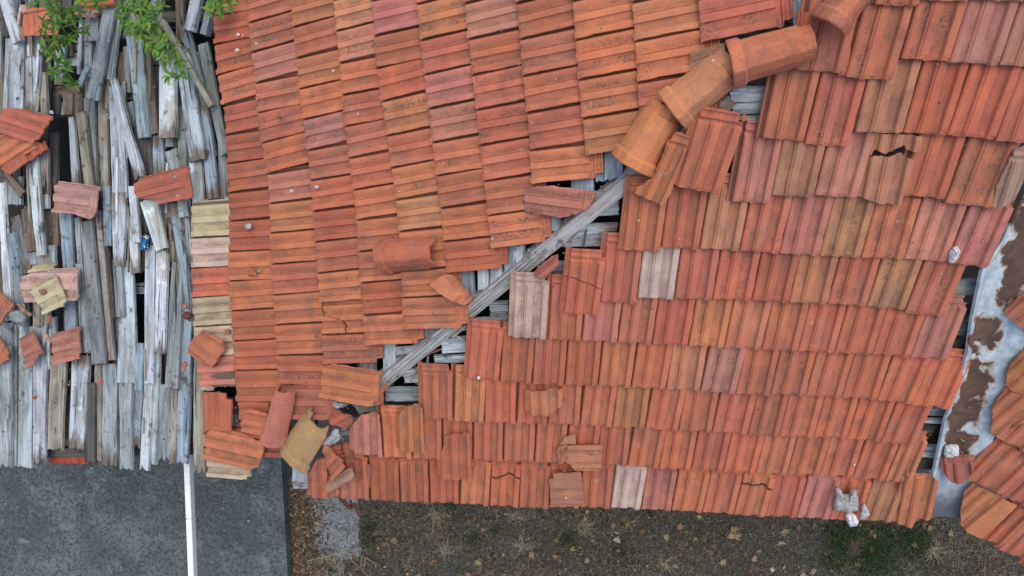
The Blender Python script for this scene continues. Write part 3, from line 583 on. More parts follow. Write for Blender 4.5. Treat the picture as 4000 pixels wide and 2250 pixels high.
# boards and rafter bared along the hip, and beside the valley
hipr = P(1, 1, 950, 1455), P(2, 0, 790, 1385)
plank(P(1, 1, 905, 1490), 47, P(2, 0, 1660, 745), 60, FRONT, -.07, 'h', house, 'hip_rafter', .11, (.01, .01), warp=.001)
def hb(c, r, x0, y0, x1, y1, w, k, pl=LEFT, off=-.062, **kw):
    return plank(P(c, r, x0, y0), w / S, P(c, r, x1, y1), w / S, pl, off + R.uniform(-.004, .004), k, hip_boarding, warp=.003, ends=(.012, .014), **kw)
for a in ((1, 1, 1585, 480, 1600, 912, 112, 'b'), (1, 1, 1708, 480, 1710, 746, 90, 'l'), (1, 1, 1812, 480, 1812, 746, 94, 'l'), (1, 1, 1925, 380, 1945, 610, 150, 'b'), (1, 1, 1330, 960, 1330, 1112, 180, 'e'), (1, 1, 1003, 1080, 1006, 1366, 112, 'l'),
          (1, 1, 1225, 1080, 1228, 1200, 90, 'b'), (1, 1, 830, 1200, 830, 1345, 160, 'g'), (2, 0, 660, 1080, 662, 1372, 60, 'b'), (2, 0, 768, 1080, 766, 1362, 140, 'b'), (2, 0, 530, 1290, 530, 1460, 170, 'b'),
          (2, 1, 300, 120, 312, 310, 130, 'g'), (2, 1, 205, 230, 212, 455, 62, 'b'), (2, 1, 50, 400, 40, 610, 80, 'l'), (2, 1, 140, 420, 150, 470, 60, 'e'), (1, 1, 1480, 480, 1490, 640, 90, 'e'),
          (2, 0, 2150, -20, 2200, 190, 130, 'g'), (2, 0, 2060, -20, 2065, 180, 60, 'e'), (2, 0, 1800, 160, 1900, 320, 90, 'e')): hb(*a)
for a in ((2, 1, 368, 338, 800, 322, 182, 'l'), (2, 1, 470, 140, 810, 122, 108, 'e'), (2, 1, 600, 35, 810, 30, 62, 'g'), (2, 1, 200, 592, 420, 590, 134, 'e'), (1, 1, 1755, 900, 1910, 895, 148, 'e'), (1, 1, 1555, 978, 1910, 966, 40, 'g'),
          (1, 1, 1395, 1165, 1600, 1155, 138, 'w'), (1, 1, 1345, 1268, 1600, 1262, 58, 'l'), (1, 1, 1112, 1393, 1270, 1390, 116, 'w'), (1, 2, 968, 80, 1280, 82, 122, 'g'), (1, 2, 775, 190, 940, 180, 62, 'g'), (1, 2, 640, 370, 730, 368, 44, 'g'),
          (1, 2, 380, 590, 470, 585, 150, 'g'), (1, 2, 278, 775, 420, 775, 42, 'l'), (2, 0, 1655, 676, 1910, 676, 34, 'g'), (2, 0, 1640, 728, 1910, 728, 84, 'w'), (2, 0, 1650, 822, 1900, 818, 88, 'l'), (2, 0, 1560, 895, 1900, 892, 26, 'l'), (1, 1, 1050, 1212, 1230, 1190, 58, 'g'),
          (3, 1, 1330, 722, 1600, 730, 140, 'g'), (3, 1, 1330, 880, 1560, 890, 96, 'k'), (3, 1, 1330, 1025, 1530, 1030, 120, 'e'), (3, 1, 1330, 1145, 1510, 1150, 90, 'k'), (3, 2, 1150, 210, 1375, 218, 60, 'g'), (3, 2, 1130, 282, 1345, 288, 36, 'l'),
          (3, 2, 1060, 480, 1290, 490, 44, 'g'), (3, 2, 1050, 530, 1270, 536, 44, 'w'), (3, 2, 1050, 605, 1255, 610, 84, 'k'), (3, 2, 1130, 350, 1260, 360, 100, 'k')): hb(*a, pl=FRONT, off=-.082)
hb(1, 2, 320, 560, 325, 748, 128, 'l', pl=LEFT, off=-.05); hb(1, 2, 130, 470, 140, 560, 180, 'e', pl=LEFT, off=-.07); hb(1, 2, 70, 455, 140, 460, 40, 'e', pl=FRONT, off=-.05)
hb(1, 2, 700, 60, 800, 230, 40, 'g', pl=FRONT, off=-.12); hb(1, 2, 440, 470, 470, 600, 50, 'k', pl=LEFT, off=-.05)

for _ in range(34):
    t_ = R.random(); cx = 1500 + 920 * t_ + R.gauss(0, 34); cy = 1500 - 790 * t_ + R.gauss(0, 34); a = R.choice((R.gauss(40, 12), R.gauss(88, 14), R.gauss(2, 14))); l_ = R.uniform(18, 52); dx = cos(radians(a)) * l_; dy = -sin(radians(a)) * l_
    plank((cx - dx, cy - dy), R.uniform(5, 14), (cx + dx, cy + dy), R.uniform(3, 9), min((FRONT, LEFT), key=lambda q: q.at((cx, cy)).z), R.choice((-.085, -.07, -.06)), R.choice('gletn'), hip_boarding, 'splinter', .012, (.02, .04), warp=.003)
for o_ in (-16, -3, 9, 18):
    e_ = R.uniform(0, 60); plank((1468 + e_ + o_ * .6, 1521 - e_ * .85 + o_ * .75), R.uniform(9, 14), (2240 - 3 * e_ + o_ * .6, 878 + 2.5 * e_ + o_ * .75), R.uniform(6, 12), FRONT, -.058 + R.uniform(-.004, .004), R.choice('thtg'), house, 'rafter_splinter', .014, (.03, .05), warp=.002)
# near-black sheet added inside the loft so the holes read as deep shade
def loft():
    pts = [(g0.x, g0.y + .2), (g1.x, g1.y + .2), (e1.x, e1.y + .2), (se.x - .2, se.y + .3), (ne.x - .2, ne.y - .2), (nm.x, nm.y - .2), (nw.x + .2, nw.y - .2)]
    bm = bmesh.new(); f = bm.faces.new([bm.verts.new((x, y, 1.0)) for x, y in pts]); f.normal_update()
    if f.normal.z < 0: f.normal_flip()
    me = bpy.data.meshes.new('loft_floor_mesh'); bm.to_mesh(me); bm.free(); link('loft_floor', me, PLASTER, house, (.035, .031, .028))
# ------------------------------------------------------------------ valley gutter (two sheets of galvanised metal, rusted)
def sheet(nm, edge, rusty):
    bm = bmesh.new(); rows = []
    for (lx, ly), (rx, ry) in edge:
        a = FRONT.at((lx, ly), -.02); b0 = WING.at((rx, ry), -.03); row = []
        for i in range(9):
            t = i / 8; p = a.lerp(b0, t); p.z -= .035 * sin(pi * t); row.append(p)
        row[0] = row[0] + Vector((0, 0, .028)); row.insert(0, row[0] + Vector((-.012, 0, -.004))); row.insert(0, row[0] + Vector((-.004, 0, -.02)))
        rows.append(row)
    # refine along the length
    fine = []
    for ra, rb in zip(rows, rows[1:]):
        for j in range(6): fine.append([p.lerp(q, j / 6) for p, q in zip(ra, rb)])
    fine.append(rows[-1])
    g = [[(bm.verts.new(p), bm.verts.new(p - Vector((0, 0, .0015)))) for p in r] for r in fine]; n = len(g[0])
    for ra, rb in zip(g, g[1:]):
        for i in range(n - 1): bm.faces.new((ra[i][0], ra[i + 1][0], rb[i + 1][0], rb[i][0])); bm.faces.new((rb[i][1], rb[i + 1][1], ra[i + 1][1], ra[i][1]))
        for e in (0, n - 1): bm.faces.new((ra[e][0], rb[e][0], rb[e][1], ra[e][1]))
    for r in (g[0], g[-1]):
        for i in range(n - 1): bm.faces.new((r[i][0], r[i][1], r[i + 1][1], r[i + 1][0]))
    bmesh.ops.recalc_face_normals(bm, faces=bm.faces)
    me = bpy.data.meshes.new(nm); bm.to_mesh(me); bm.free()
    ar = me.attributes.new('rust', 'FLOAT', 'POINT'); asoot = me.attributes.new('soot', 'FLOAT', 'POINT'); v1, v2 = [], []
    for v in me.vertices:
        d = H - v.co.z; px = 2000 + F * v.co.x / d; py = 1125 - F * v.co.y / d; v1.append(rusty(px, py)); v2.append(max(0, min(1, (py - 1880) / 90)) * .8)
    ar.data.foreach_set('value', v1); asoot.data.foreach_set('value', v2)
    return link('gutter_sheet', me, FLASH, valley)
valley = part_empty('valley_gutter', house)
def rusty(px, py):
    v = 0.0
    for cx, cy, rx, ry, s in ((3990, 840, 70, 90, 1), (3975, 1030, 75, 110, 1), (3925, 1150, 50, 70, .9), (3860, 1300, 62, 85, 1), (3840, 1350, 60, 60, 1), (3840, 1450, 66, 75, 1), (3800, 1560, 62, 80, 1), (3770, 1650, 66, 100, .95), (3740, 1750, 60, 90, .9)):
        d = ((px - cx) / rx) ** 2 + ((py - cy) / ry) ** 2; v = max(v, s * max(0, min(1, 1.5 - d * 1.0)))
    return v
up_e = [(P(3, 1, 1905, 60), (4080, 700)), (P(3, 1, 1760, 370), (4060, 1000)), (P(3, 1, 1612, 590), (4040, 1150)), (P(3, 1, 1535, 960), (4010, 1290)), (P(3, 1, 1500, 1225), (3990, 1400))]
lo_e = [(P(3, 1, 1508, 1190), (3996, 1380)), (P(3, 1, 1440, 1449), (3930, 1520)), (P(3, 2, 1340, 260), (3890, 1700)), (P(3, 2, 1245, 690), (3830, 1830)), (P(3, 2, 1232, 1008), (3766, 2028))]
sheet('upper_sheet', up_e, rusty); lo = sheet('lower_sheet', lo_e, rusty); lo.location.z = -.004

# ------------------------------------------------------------------ walls of the house; those out of view added to keep the loft dark
def wall(p, q, zp, zq, t=.22, base=0.0):
    p = Vector(p); q = Vector(q); d = (q - p).normalized(); n = Vector((-d.y, d.x)) * t
    bm = bmesh.new(); lo_ = [bm.verts.new((*v, base)) for v in (p, q, q + n, p + n)]; hi_ = [bm.verts.new((v.x, v.y, z)) for v, z in ((p, zp), (q, zq), (q + n, zq), (p + n, zp))]
    bm.faces.new(lo_[::-1]); bm.faces.new(hi_)
    for i in range(4): bm.faces.new((lo_[i], lo_[(i + 1) % 4], hi_[(i + 1) % 4], hi_[i]))
    bmesh.ops.recalc_face_normals(bm, faces=bm.faces); me = bpy.data.meshes.new('wall_mesh'); bm.to_mesh(me); bm.free()
    return link('wall', me, PLASTER, house, (.42, .39, .34))
g0 = DECK.at((-260, 1740), -.25); g1 = LEFT.at((1235, 1740), -.3); wall((g0.x, g0.y), (g1.x, g1.y), g0.z, g1.z)
e1 = FRONT.at((3560, 1900), -.3); wall((g1.x, g1.y), (e1.x, e1.y), g1.z, e1.z)
nw = DECK.at((-260, -180), -.25); nm = LEFT.at((2900, -230), -.3); ne = FRONT.at((4500, -230), -.3); se = WING.at((4500, 2150), -.35)
wall((nw.x, nw.y), (g0.x, g0.y), nw.z, g0.z); wall((nm.x, nm.y), (nw.x, nw.y), nm.z, nw.z); wall((ne.x, ne.y), (nm.x, nm.y), nm.z - .1, nm.z)  # unseen walls added to shut light out of the loft
wall((se.x, se.y), (ne.x, ne.y), se.z, ne.z - .3); wall((e1.x, e1.y), (se.x, se.y), e1.z, se.z)  # the eastern one is likewise added, unseen, against light in the loft

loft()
# ------------------------------------------------------------------ the ground
def ground_sheet(name, pts, z, m, thick=None):
    bm = bmesh.new(); v = [bm.verts.new((x, y, z)) for x, y in pts]; f = bm.faces.new(v)
    if f.normal.z < 0: f.normal_flip()
    if thick:
        r = bmesh.ops.extrude_face_region(bm, geom=[f]); bmesh.ops.translate(bm, verts=[g for g in r['geom'] if isinstance(g, bmesh.types.BMVert)], vec=(0, 0, -thick))
        bmesh.ops.recalc_face_normals(bm, faces=bm.faces)
    me = bpy.data.meshes.new(name); bm.to_mesh(me); bm.free(); o = link(name, me, m); o['kind'] = 'structure'; return o
ground_sheet('ground', [(-60, -60), (60, -60), (60, 60), (-60, 60)], 0, SOIL)
s1 = SLAB.at((1092, 1700)); s2 = SLAB.at((1129, 2330))
ground_sheet('patio', [(-9, s1.y + .3), (s1.x, s1.y + .3), (s1.x + .002, s1.y), (s2.x, s2.y), (s2.x + .1, -6), (-9, -6)], SLAB_Z, CONC, SLAB_Z - .004)
pth = [YARD.at(P(1, 2, *q)) for q in ((262, 700), (770, 780), (775, 900), (782, 1000), (778, 1180), (790, 1290), (650, 1330), (670, 1470), (400, 1470), (450, 1330), (370, 1230), (400, 1130), (290, 1000), (300, 880))]
ground_sheet('path', rough_edge([(p.x, p.y) for p in pth], .05, .02, R), .004, GRAV)

# ------------------------------------------------------------------ white beam over the patio
BEAMZ = 1.55; BP = Plane((0, 0, BEAMZ), (0, 0)); ba = BP.at((726, 1770)); bb = BP.at((764, 2720))
beam = thing('beam', 'long white square beam running out over the dark patio from the ragged board ends', 'beam', (bb.x, bb.y, SLAB_Z))
def box(nm, a, b, w, h, m, parent, color):
    d = (b - a); ln = d.length; d.normalize(); up = Vector((0, 0, 1)) if abs(d.z) < .9 else Vector((0, 1, 0)); lat = d.cross(up).normalized(); up = lat.cross(d)
    bm = bmesh.new(); bmesh.ops.create_cube(bm, size=1); bmesh.ops.scale(bm, vec=(w, ln, h), verts=bm.verts); bmesh.ops.bevel(bm, geom=bm.edges[:], offset=.004, segments=1, affect='EDGES')
    me = bpy.data.meshes.new(nm + '_mesh'); bm.to_mesh(me); bm.free(); o = link(nm, me, m, None, color); mw = frame((a + b) / 2, lat, d, up)
    o.matrix_world = mw; o.parent = parent; o.matrix_parent_inverse = Matrix.Translation(-Vector(parent.location)) ; return o
BW = .046
mid1 = ba.lerp(bb, .27); sh = Vector((0, 0, -.035))
box('rail', ba + sh, mid1 + sh, BW, .07, PAINT, beam, (.84, .88, .87)); box('rail', mid1 + sh + (bb - ba).normalized() * .003, bb + sh, BW, .07, PAINT, beam, (.84, .88, .87))
pst = bb + Vector((0, .05, 0)); box('post', Vector((pst.x, pst.y, BEAMZ - .07)), Vector((pst.x, pst.y, SLAB_Z)), .09, .09, PAINT, beam, (.80, .83, .83))
pst2 = ba + Vector((0, -.02, 0)); box('post', Vector((pst2.x, pst2.y + .1, BEAMZ - .07)), Vector((pst2.x, pst2.y + .1, SLAB_Z)), .05, .05, PAINT, beam, (.80, .83, .83))

# red brick course glimpsed under the board ends
bk = thing('brick_course', 'short course of red bricks showing under the rotten board ends above the patio', 'bricks', DECK.at(K(500, 3475), -.16))
for i in range(5):
    p = DECK.at(K(392 + i * 56, 3450 - (i % 2) * 6), -.16); q = DECK.at(K(446 + i * 56, 3448), -.16); box('brick', p, q, .1, .05, PLASTER, bk, (.38, .085, .055))

# ------------------------------------------------------------------ loose planks (lifted free of the deck)
def loose_plank(args, label, **kw):
    o = dk(*args, parent=None, name='loose_plank', **kw); tag(o, label, 'plank', 'loose planks on the deck'); return o
loose_plank((15, -60, 92, 128, 318, 96, 4, 'w'), 'whitish flaking plank slanting across the upper left corner above the wide grey board', ends=(.006, .004), thick=.03, lift=(.05, .0))
loose_plank((825, 40, 110, 688, 752, 112, 4, 'g'), 'long grey plank with splintered lower end slanting just right of the square board offcut', lift=(.0, .01))
loose_plank((1215, 155, 42, 1592, 800, 44, 5, 'y'), 'narrow straight batten lying diagonally across the boards beneath the leafy twig tip', ends=(.002, .004), thick=.03)
loose_plank((848, 590, 52, 1046, 1345, 92, 4, 'l'), 'wedge shaped pale plank pointed at its top, leaning above the red tile with stones', ends=(.003, .02))
loose_plank((1265, 380, 140, 1262, 1042, 142, 4, 'w'), 'wide pale board with a round dark knot, clean sawn lower end', ends=(.004, .004), thick=.03)
loose_plank((1480, -30, 96, 1425, 232, 90, 4, 'l'), 'short stub of plank stained brown on one side, hanging in above the dark hole', thick=.035, ends=(.004, .012))
loose_plank((1592, 10, 52, 1530, 258, 56, 4, 'b'), 'rounded pale pole end poking into the dark hole beside the red tiles', thick=.05, ends=(.004, .002))

# ------------------------------------------------------------------ loose tiles on the deck
kk = lambda *a: [K(a[i], a[i + 1]) for i in range(0, len(a), 2)]
DZ = .085
loose('loose_tile', kk(210, 55, 440, 65, 455, 270, 160, 274, 168, 92, 205, 88), DECK, 92, 'r', 'whole red tile lying flat half hidden under the left leafy branch', off=DZ, head=True, jag=.001)
loose('loose_tile', kk(168, 40, 215, 35, 205, 85, 165, 95, 150, 215, 130, 205), DECK, 92, 'c', 'thin cream tile strip sticking out behind the red tile under the branch', off=DZ - .03, head=False, color=(.50, .40, .33))
loose('loose_tile', kk(600, 15, 880, -60, 870, 42, 650, 68), DECK, 185, 'r', 'red tile cut by the top picture edge above the curled brown shards', off=DZ + .02, head=False)
sh_p = thing('tile_shards', 'pile of curled brown clay shards stacked above the square board offcut', 'shards', DECK.at(K(655, 105), DZ - .02))
for i, q in enumerate((kk(550, 106, 600, 92, 690, 120, 690, 135, 600, 125), kk(615, 78, 640, 70, 700, 75, 695, 110, 650, 100), kk(700, 78, 755, 72, 752, 105, 715, 108), kk(665, 118, 720, 104, 750, 112, 735, 132, 690, 136))):
    o = shard('shard', q, DECK, R.uniform(0, 360), 'n', off=DZ - .02 + .012 * (i % 3), head=False, tilt=(R.uniform(-14, 14), R.uniform(-14, 14)), color=(.30, .17, .13)); mw = o.matrix_basis.copy(); o.parent = sh_p; o.matrix_parent_inverse = Matrix.Translation(-Vector(sh_p.location))
loose('loose_tile', kk(330, 1062, 352, 1130, 92, 1322, 30, 1278, 280, 1100), DECK, -55, 'd', 'lowest dark red tile of the leaning three at the left edge, mostly covered', off=DZ - .02, head=False)
loose('loose_tile', kk(-40, 1045, 60, 1012, 290, 1075, 275, 1115, 22, 1262, -40, 1230), DECK, -145, 'o', 'middle orange tile of the leaning three at the left edge', off=DZ + .005, head=False, tilt=(2, 3))
loose('loose_tile', kk(-40, 905, 60, 815, 190, 822, 397, 880, 375, 930, 262, 1082, -40, 985), DECK, -18, 'q', 'topmost pinkish red tile with ribbed end of the leaning three at the left edge', off=DZ + .03, head=True, tilt=(0, 4))
loose('loose_tile', kk(445, 1365, 752, 1406, 735, 1590, 690, 1655, 600, 1625, 540, 1610, 410, 1605, 420, 1400), DECK, -8, 'p', 'dusty pink tile with chewed lower edge on the boards, above the stacked pale tiles', off=DZ, head=True, color=(.44, .25, .20))
loose('loose_tile', kk(1020, 1390, 1085, 1330, 1415, 1250, 1470, 1490, 1215, 1545, 1170, 1505, 1050, 1500, 1022, 1450), DECK, 14, 'r', 'red tile with grey stones on it lying across the boards above the blue can', off=DZ + .02, head=True, color=(.40, .125, .08))
loose('loose_tile', kk(245, 2004, 410, 1984, 418, 2040, 215, 2062), DECK, 8, 'y', 'yellowish ribbed tile edge peeping out at the top of the pale stack', off=DZ - .02, head=True)
loose('loose_tile', kk(165, 2089, 250, 2062, 410, 2040, 412, 2026, 570, 2021, 590, 2060, 594, 2268, 205, 2282, 200, 2245, 165, 2240), DECK, 0, 'p', 'whitish pink tile with a panelled back, under the cream fragment', off=DZ + .012, head=True, color=(.52, .34, .29))
loose('loose_tile', kk(220, 2169, 400, 2068, 425, 2090, 508, 2250, 480, 2310, 345, 2375, 300, 2300), DECK, 28, 'y', 'cream yellow tile fragment with a raised edge, topmost of the pale stack', off=DZ + .045, head=True, color=(.52, .47, .28))
loose('tile_chip', kk(303, 2192, 335, 2180, 352, 2205, 325, 2230), DECK, 40, 'n', 'little brown chip lying on the cream yellow tile fragment', 'tile chip', off=DZ + .066, head=False, color=(.27, .13, .09))
loose('loose_tile', kk(-60, 2190, 0, 2199, 112, 2294, 20, 2454, -60, 2460), DECK, 58, 'n', 'brown tile corner with raised rim at the left edge, below the stacked pale tiles', off=DZ, head=True, color=(.36, .14, .085))
loose('loose_tile', kk(140, 2559, 245, 2494, 262, 2520, 332, 2659, 280, 2700, 280, 2749, 215, 2779), DECK, 30, 'q', 'narrow brownish red tile half with rim along its right side, on the light boards', off=DZ - .02, head=True, color=(.36, .15, .11))
loose('loose_tile', kk(405, 2519, 600, 2464, 608, 2560, 598, 2580, 614, 2640, 600, 2709, 420, 2754, 392, 2560), DECK, 14, 'q', 'brownish pink tile with nibbled right side lying right of the narrow tile half', off=DZ - .02, head=True, color=(.40, .175, .125))
loose('loose_tile', kk(-60, 2540, 0, 2554, 32, 2579, 88, 2709, 0, 2752, -60, 2760), DECK, 60, 'o', 'orange tile corner lowest at the left edge of the boards', off=DZ - .03, head=False)
loose('loose_tile', L(0, 1, 1540, 1040, 1705, 1112, 1690, 1200, 1592, 1332, 1408, 1215, 1450, 1132), LEFT, 142, 'o', 'broken orange tile lying askew on the pale tiles at the edge of the boards', off=.05, head=False, tilt=(3, -3), color=(.46, .155, .075))
for q, c, lb in ((kk(342, 2430, 370, 2372, 388, 2378, 372, 2440, 348, 2446), (.42, .19, .11), 'finger sized orange shard below the cream yellow fragment'), (kk(133, 2296, 152, 2290, 236, 2370, 232, 2392, 212, 2380), (.38, .20, .14), 'bent brown shard beside the grey rubble lump'),
                 (kk(337, 2528, 372, 2520, 384, 2582, 348, 2584), (.44, .27, .21), 'small pinkish ribbed shard between the two brown tiles on the boards'), (kk(1380, 2300, 1410, 2285, 1418, 2320, 1395, 2335), (.42, .15, .09), 'small orange chip on the blue grey board, above the dark red lump'),
                 (kk(1378, 2740, 1400, 2725, 1418, 2750, 1400, 2798, 1378, 2785), (.42, .17, .11), 'small orange chip on the blue grey board, level with the big knotty plank'), (kk(1700, 2485 - 0, 1735, 2490, 1735, 2520, 1705, 2515), (.40, .15, .09), 'small chip behind the broken orange tile askew on the pale tiles'),
                 (kk(740, 2870, 775, 2865, 778, 2895, 745, 2898), (.42, .13, .075), 'small red chip in the joint beside the wide dark grey board'), (kk(250, 2990, 278, 2990, 278, 3012, 252, 3014), (.40, .13, .08), 'tiny red chip caught in the joint of the light boards lower left'),
                 (kk(815, 1585, 842, 1580, 845, 1605, 822, 1608), (.30, .15, .11), 'tiny brown chip on the long plank left of the brown scorched one')):
    loose('tile_chip', q, DECK, 30, 'n', lb, 'tile chip', off=DZ if lb[0] != 'x' else 0, head=False, color=c)

# ------------------------------------------------------------------ loose tiles on the roof slopes
loose('loose_tile', L(1, 1, 1330, 700, 1432, 620, 1502, 628, 1635, 800, 1622, 835, 1580, 856, 1510, 832, 1395, 760), LEFT, -50, 'o', 'triangular orange tile corner beside the hip gap, below the loose ridge tile', off=.045, head=True, shift=.14, tilt=(0, -4))
loose('loose_tile', L(2, 1, 102, -30, 300, -48, 628, -5, 615, 65, 555, 140, 470, 170, 380, 195, 100, 145), LEFT, -7, 'p', 'pinkish red tile with a bitten corner hanging over the grey boards of the hip', off=.0, head=True, color=(.45, .165, .115))
loose('loose_tile', Z5(0, 385, 250, 365, 575, 360, 742, 600, 740, 795, 672, 800, 665, 862, 190, 850), LEFT, 0, 'q', 'dark red tile wedged under the orange tile that slid down the hip', off=.0, head=True, color=(.40, .135, .085))
loose('loose_tile', Z5(600, 118, 730, 80, 1410, 185, 1390, 290, 1360, 605, 1300, 608, 1290, 675, 1000, 625, 565, 545), LEFT, -9, 'o', 'whole orange tile skewed across the lower hip with black lichen on its ribs', off=.045, head=True)
loose('loose_tile', Z5(1385, 440, 1440, 360, 1490, 350, 1500, 400, 1440, 480, 1450, 650, 1310, 640), FRONT, 80, 'o', 'curved orange shard standing right of the skewed orange tile at the hip', off=.0, head=False)
loose('loose_tile', Z5(745, 700, 800, 720, 890, 778, 992, 785, 1000, 930, 900, 1005, 700, 925, 672, 815), LEFT, 30, 'd', 'dull red broken tile piece between the skewed orange tile and the mossy one', off=.0, head=False, tilt=(5, 5))
loose('loose_tile', Z6(112, 375, 400, 385, 410, 450, 478, 462, 468, 810, 200, 815, 125, 850), LEFT, 92, 'r', 'dark orange tile turned upright at the verge beside the rotten edge board', off=.02, head=False, color=(.42, .12, .06))
loose('loose_tile', Z6(120, 860, 250, 830, 300, 900, 195, 1000, 122, 985), LEFT, 92, 'o', 'small orange strip showing below the tile turned upright at the verge', off=-.005, head=False)
loose('loose_tile', Z6(600, 612, 680, 570, 880, 615, 860, 930, 790, 920, 565, 862), LEFT, 170, 'o', 'half orange tile pushed under the side of the loose red ridge tile', off=.025, head=False)
loose('loose_tile', Z6(190, 835, 250, 765, 560, 850, 790, 948, 832, 930, 770, 1215, 660, 1250, 150, 1125), LEFT, -12, 'o', 'big orange tile with grey stains lying over the verge above the patio', off=.045, head=True)
loose('loose_tile', Z6(640, 500, 560, 480, 550, 680, 640, 690, 860, 640, 880, 500), LEFT, 2, 'd', 'dark red tile sunk behind the half orange tile near the verge', off=-.01, head=False)
o = ridge('loose_ridge_tile', P(1, 1, 972, 482), P(1, 1, 1365, 458), 148, LEFT, .02, (.45, .13, .07), None, h=.10, seed=11, jag=.012); tag(o, 'loose red ridge tile lying on its own across the left slope', 'ridge tile', 'ridge tiles knocked loose')
o = ridge('loose_ridge_tile', Z6(945, 940)[0], Z6(1085, 345)[0], 112, LEFT, .05, (.45, .15, .10), None, h=.095, seed=12, jag=.01); tag(o, 'loose red ridge tile pointing down towards the patio, beside the mossy yellow one', 'ridge tile', 'ridge tiles knocked loose')
o = ridge('loose_ridge_tile', Z6(1145, 1130)[0], Z6(1440, 680)[0], 168, LEFT, .02, PAL['m'], None, h=.06, seed=13, jag=.035, collar=True); tag(o, 'yellow ridge tile grown over with moss and lichen, its top end broken', 'ridge tile', 'ridge tiles knocked loose')
loose('loose_tile', L(1, 2, 490, 452, 545, 470, 685, 600, 640, 650, 580, 716, 545, 640, 530, 575), FRONT, 50, 'o', 'long pointed orange shard above the rounded brown one at the eave corner', off=.05, head=False, tilt=(4, -6))
loose('loose_tile', L(1, 2, 525, 748, 600, 690, 690, 640, 728, 645, 745, 672, 735, 722, 650, 770, 580, 812, 535, 792), FRONT, 30, 'n', 'rounded brown shard with white droppings on the eave corner', off=.06, head=False, color=(.38, .21, .14))
loose('loose_tile', Z5(1600, 860, 1680, 760, 1740, 690, 1870, 648, 2000, 680, 2035, 1300, 1740, 1298, 1620, 1260), FRONT, 92, 'o', 'orange tile with a ragged sooty upper corner lying over its neighbour near the hip', off=.022, head=False)
loose('loose_tile', L(1, 2, 1430, 392, 1510, 365, 1545, 385, 1560, 372, 1615, 355, 1635, 716, 1420, 712, 1365, 682, 1365, 540, 1410, 480), FRONT, 92, 'r', 'red tile with broken top lying over the two lowest rows of the front slope', off=.022, head=False)
loose('loose_tile', L(2, 2, 100, 58, 210, 55, 290, 40, 380, 26, 380, 145, 330, 180, 315, 236, 160, 228, 100, 206), FRONT, 92, 'o', 'orange tile fragment with green moss lying third row up on the front slope', off=.022, head=False)
loose('loose_tile', L(2, 2, 330, 500, 390, 450, 680, 452, 672, 642, 655, 660, 470, 652, 440, 600, 360, 572), FRONT, 180, 't', 'tan tile fragment laid sideways across the second lowest row', off=.03, head=True)
loose('loose_tile', L(2, 2, 360, 445, 395, 402, 475, 382, 480, 438), FRONT, 180, 't', 'small tan strip resting against the top of the sideways tan fragment', off=.028, head=False, shift=.1)
loose('loose_tile', L(2, 2, 283, 707, 308, 702, 312, 662, 522, 656, 526, 694, 540, 918, 290, 922), FRONT, 180, 'n', 'grey and orange banded tile laid sideways on the lowest row of the front slope', off=.024, head=False, color=(.38, .165, .10))
loose('loose_tile', L(2, 1, 165, 612, 300, 492, 350, 484, 352, 540, 240, 642, 190, 630), FRONT, 40, 'q', 'small round backed red shard perched over the dark hip gap', off=.02, head=False, shift=.0, color=(.40, .13, .09))
loose('loose_tile', L(3, 2, 1295, 585, 1345, 540, 1400, 530, 1555, 540, 1550, 605, 1510, 720, 1420, 745, 1380, 735, 1310, 650), WING, 95, 'r', 'broken red tile jammed in the foot of the rusty valley gutter', off=.03, head=True, color=(.40, .12, .08))
loose('tile_chip', L(3, 0, -200, 0, -195, 1, -196, 3), FRONT, 0, 'r', '', '') if False else None
loose('tile_chip', L(2, 0, 1710, 880, 1760, 852, 1775, 890, 1740, 912), FRONT, 30, 'o', 'small orange chip on the bared white boards under the hip tiles', 'tile chip', off=-.05, head=False)
loose('tile_chip', L(0, 1, 1880, 560, 1932, 590, 1940, 625, 1872, 632), LEFT, 30, 'o', 'three cornered orange chip on the second course of the left slope', 'tile chip', off=.02, head=False)

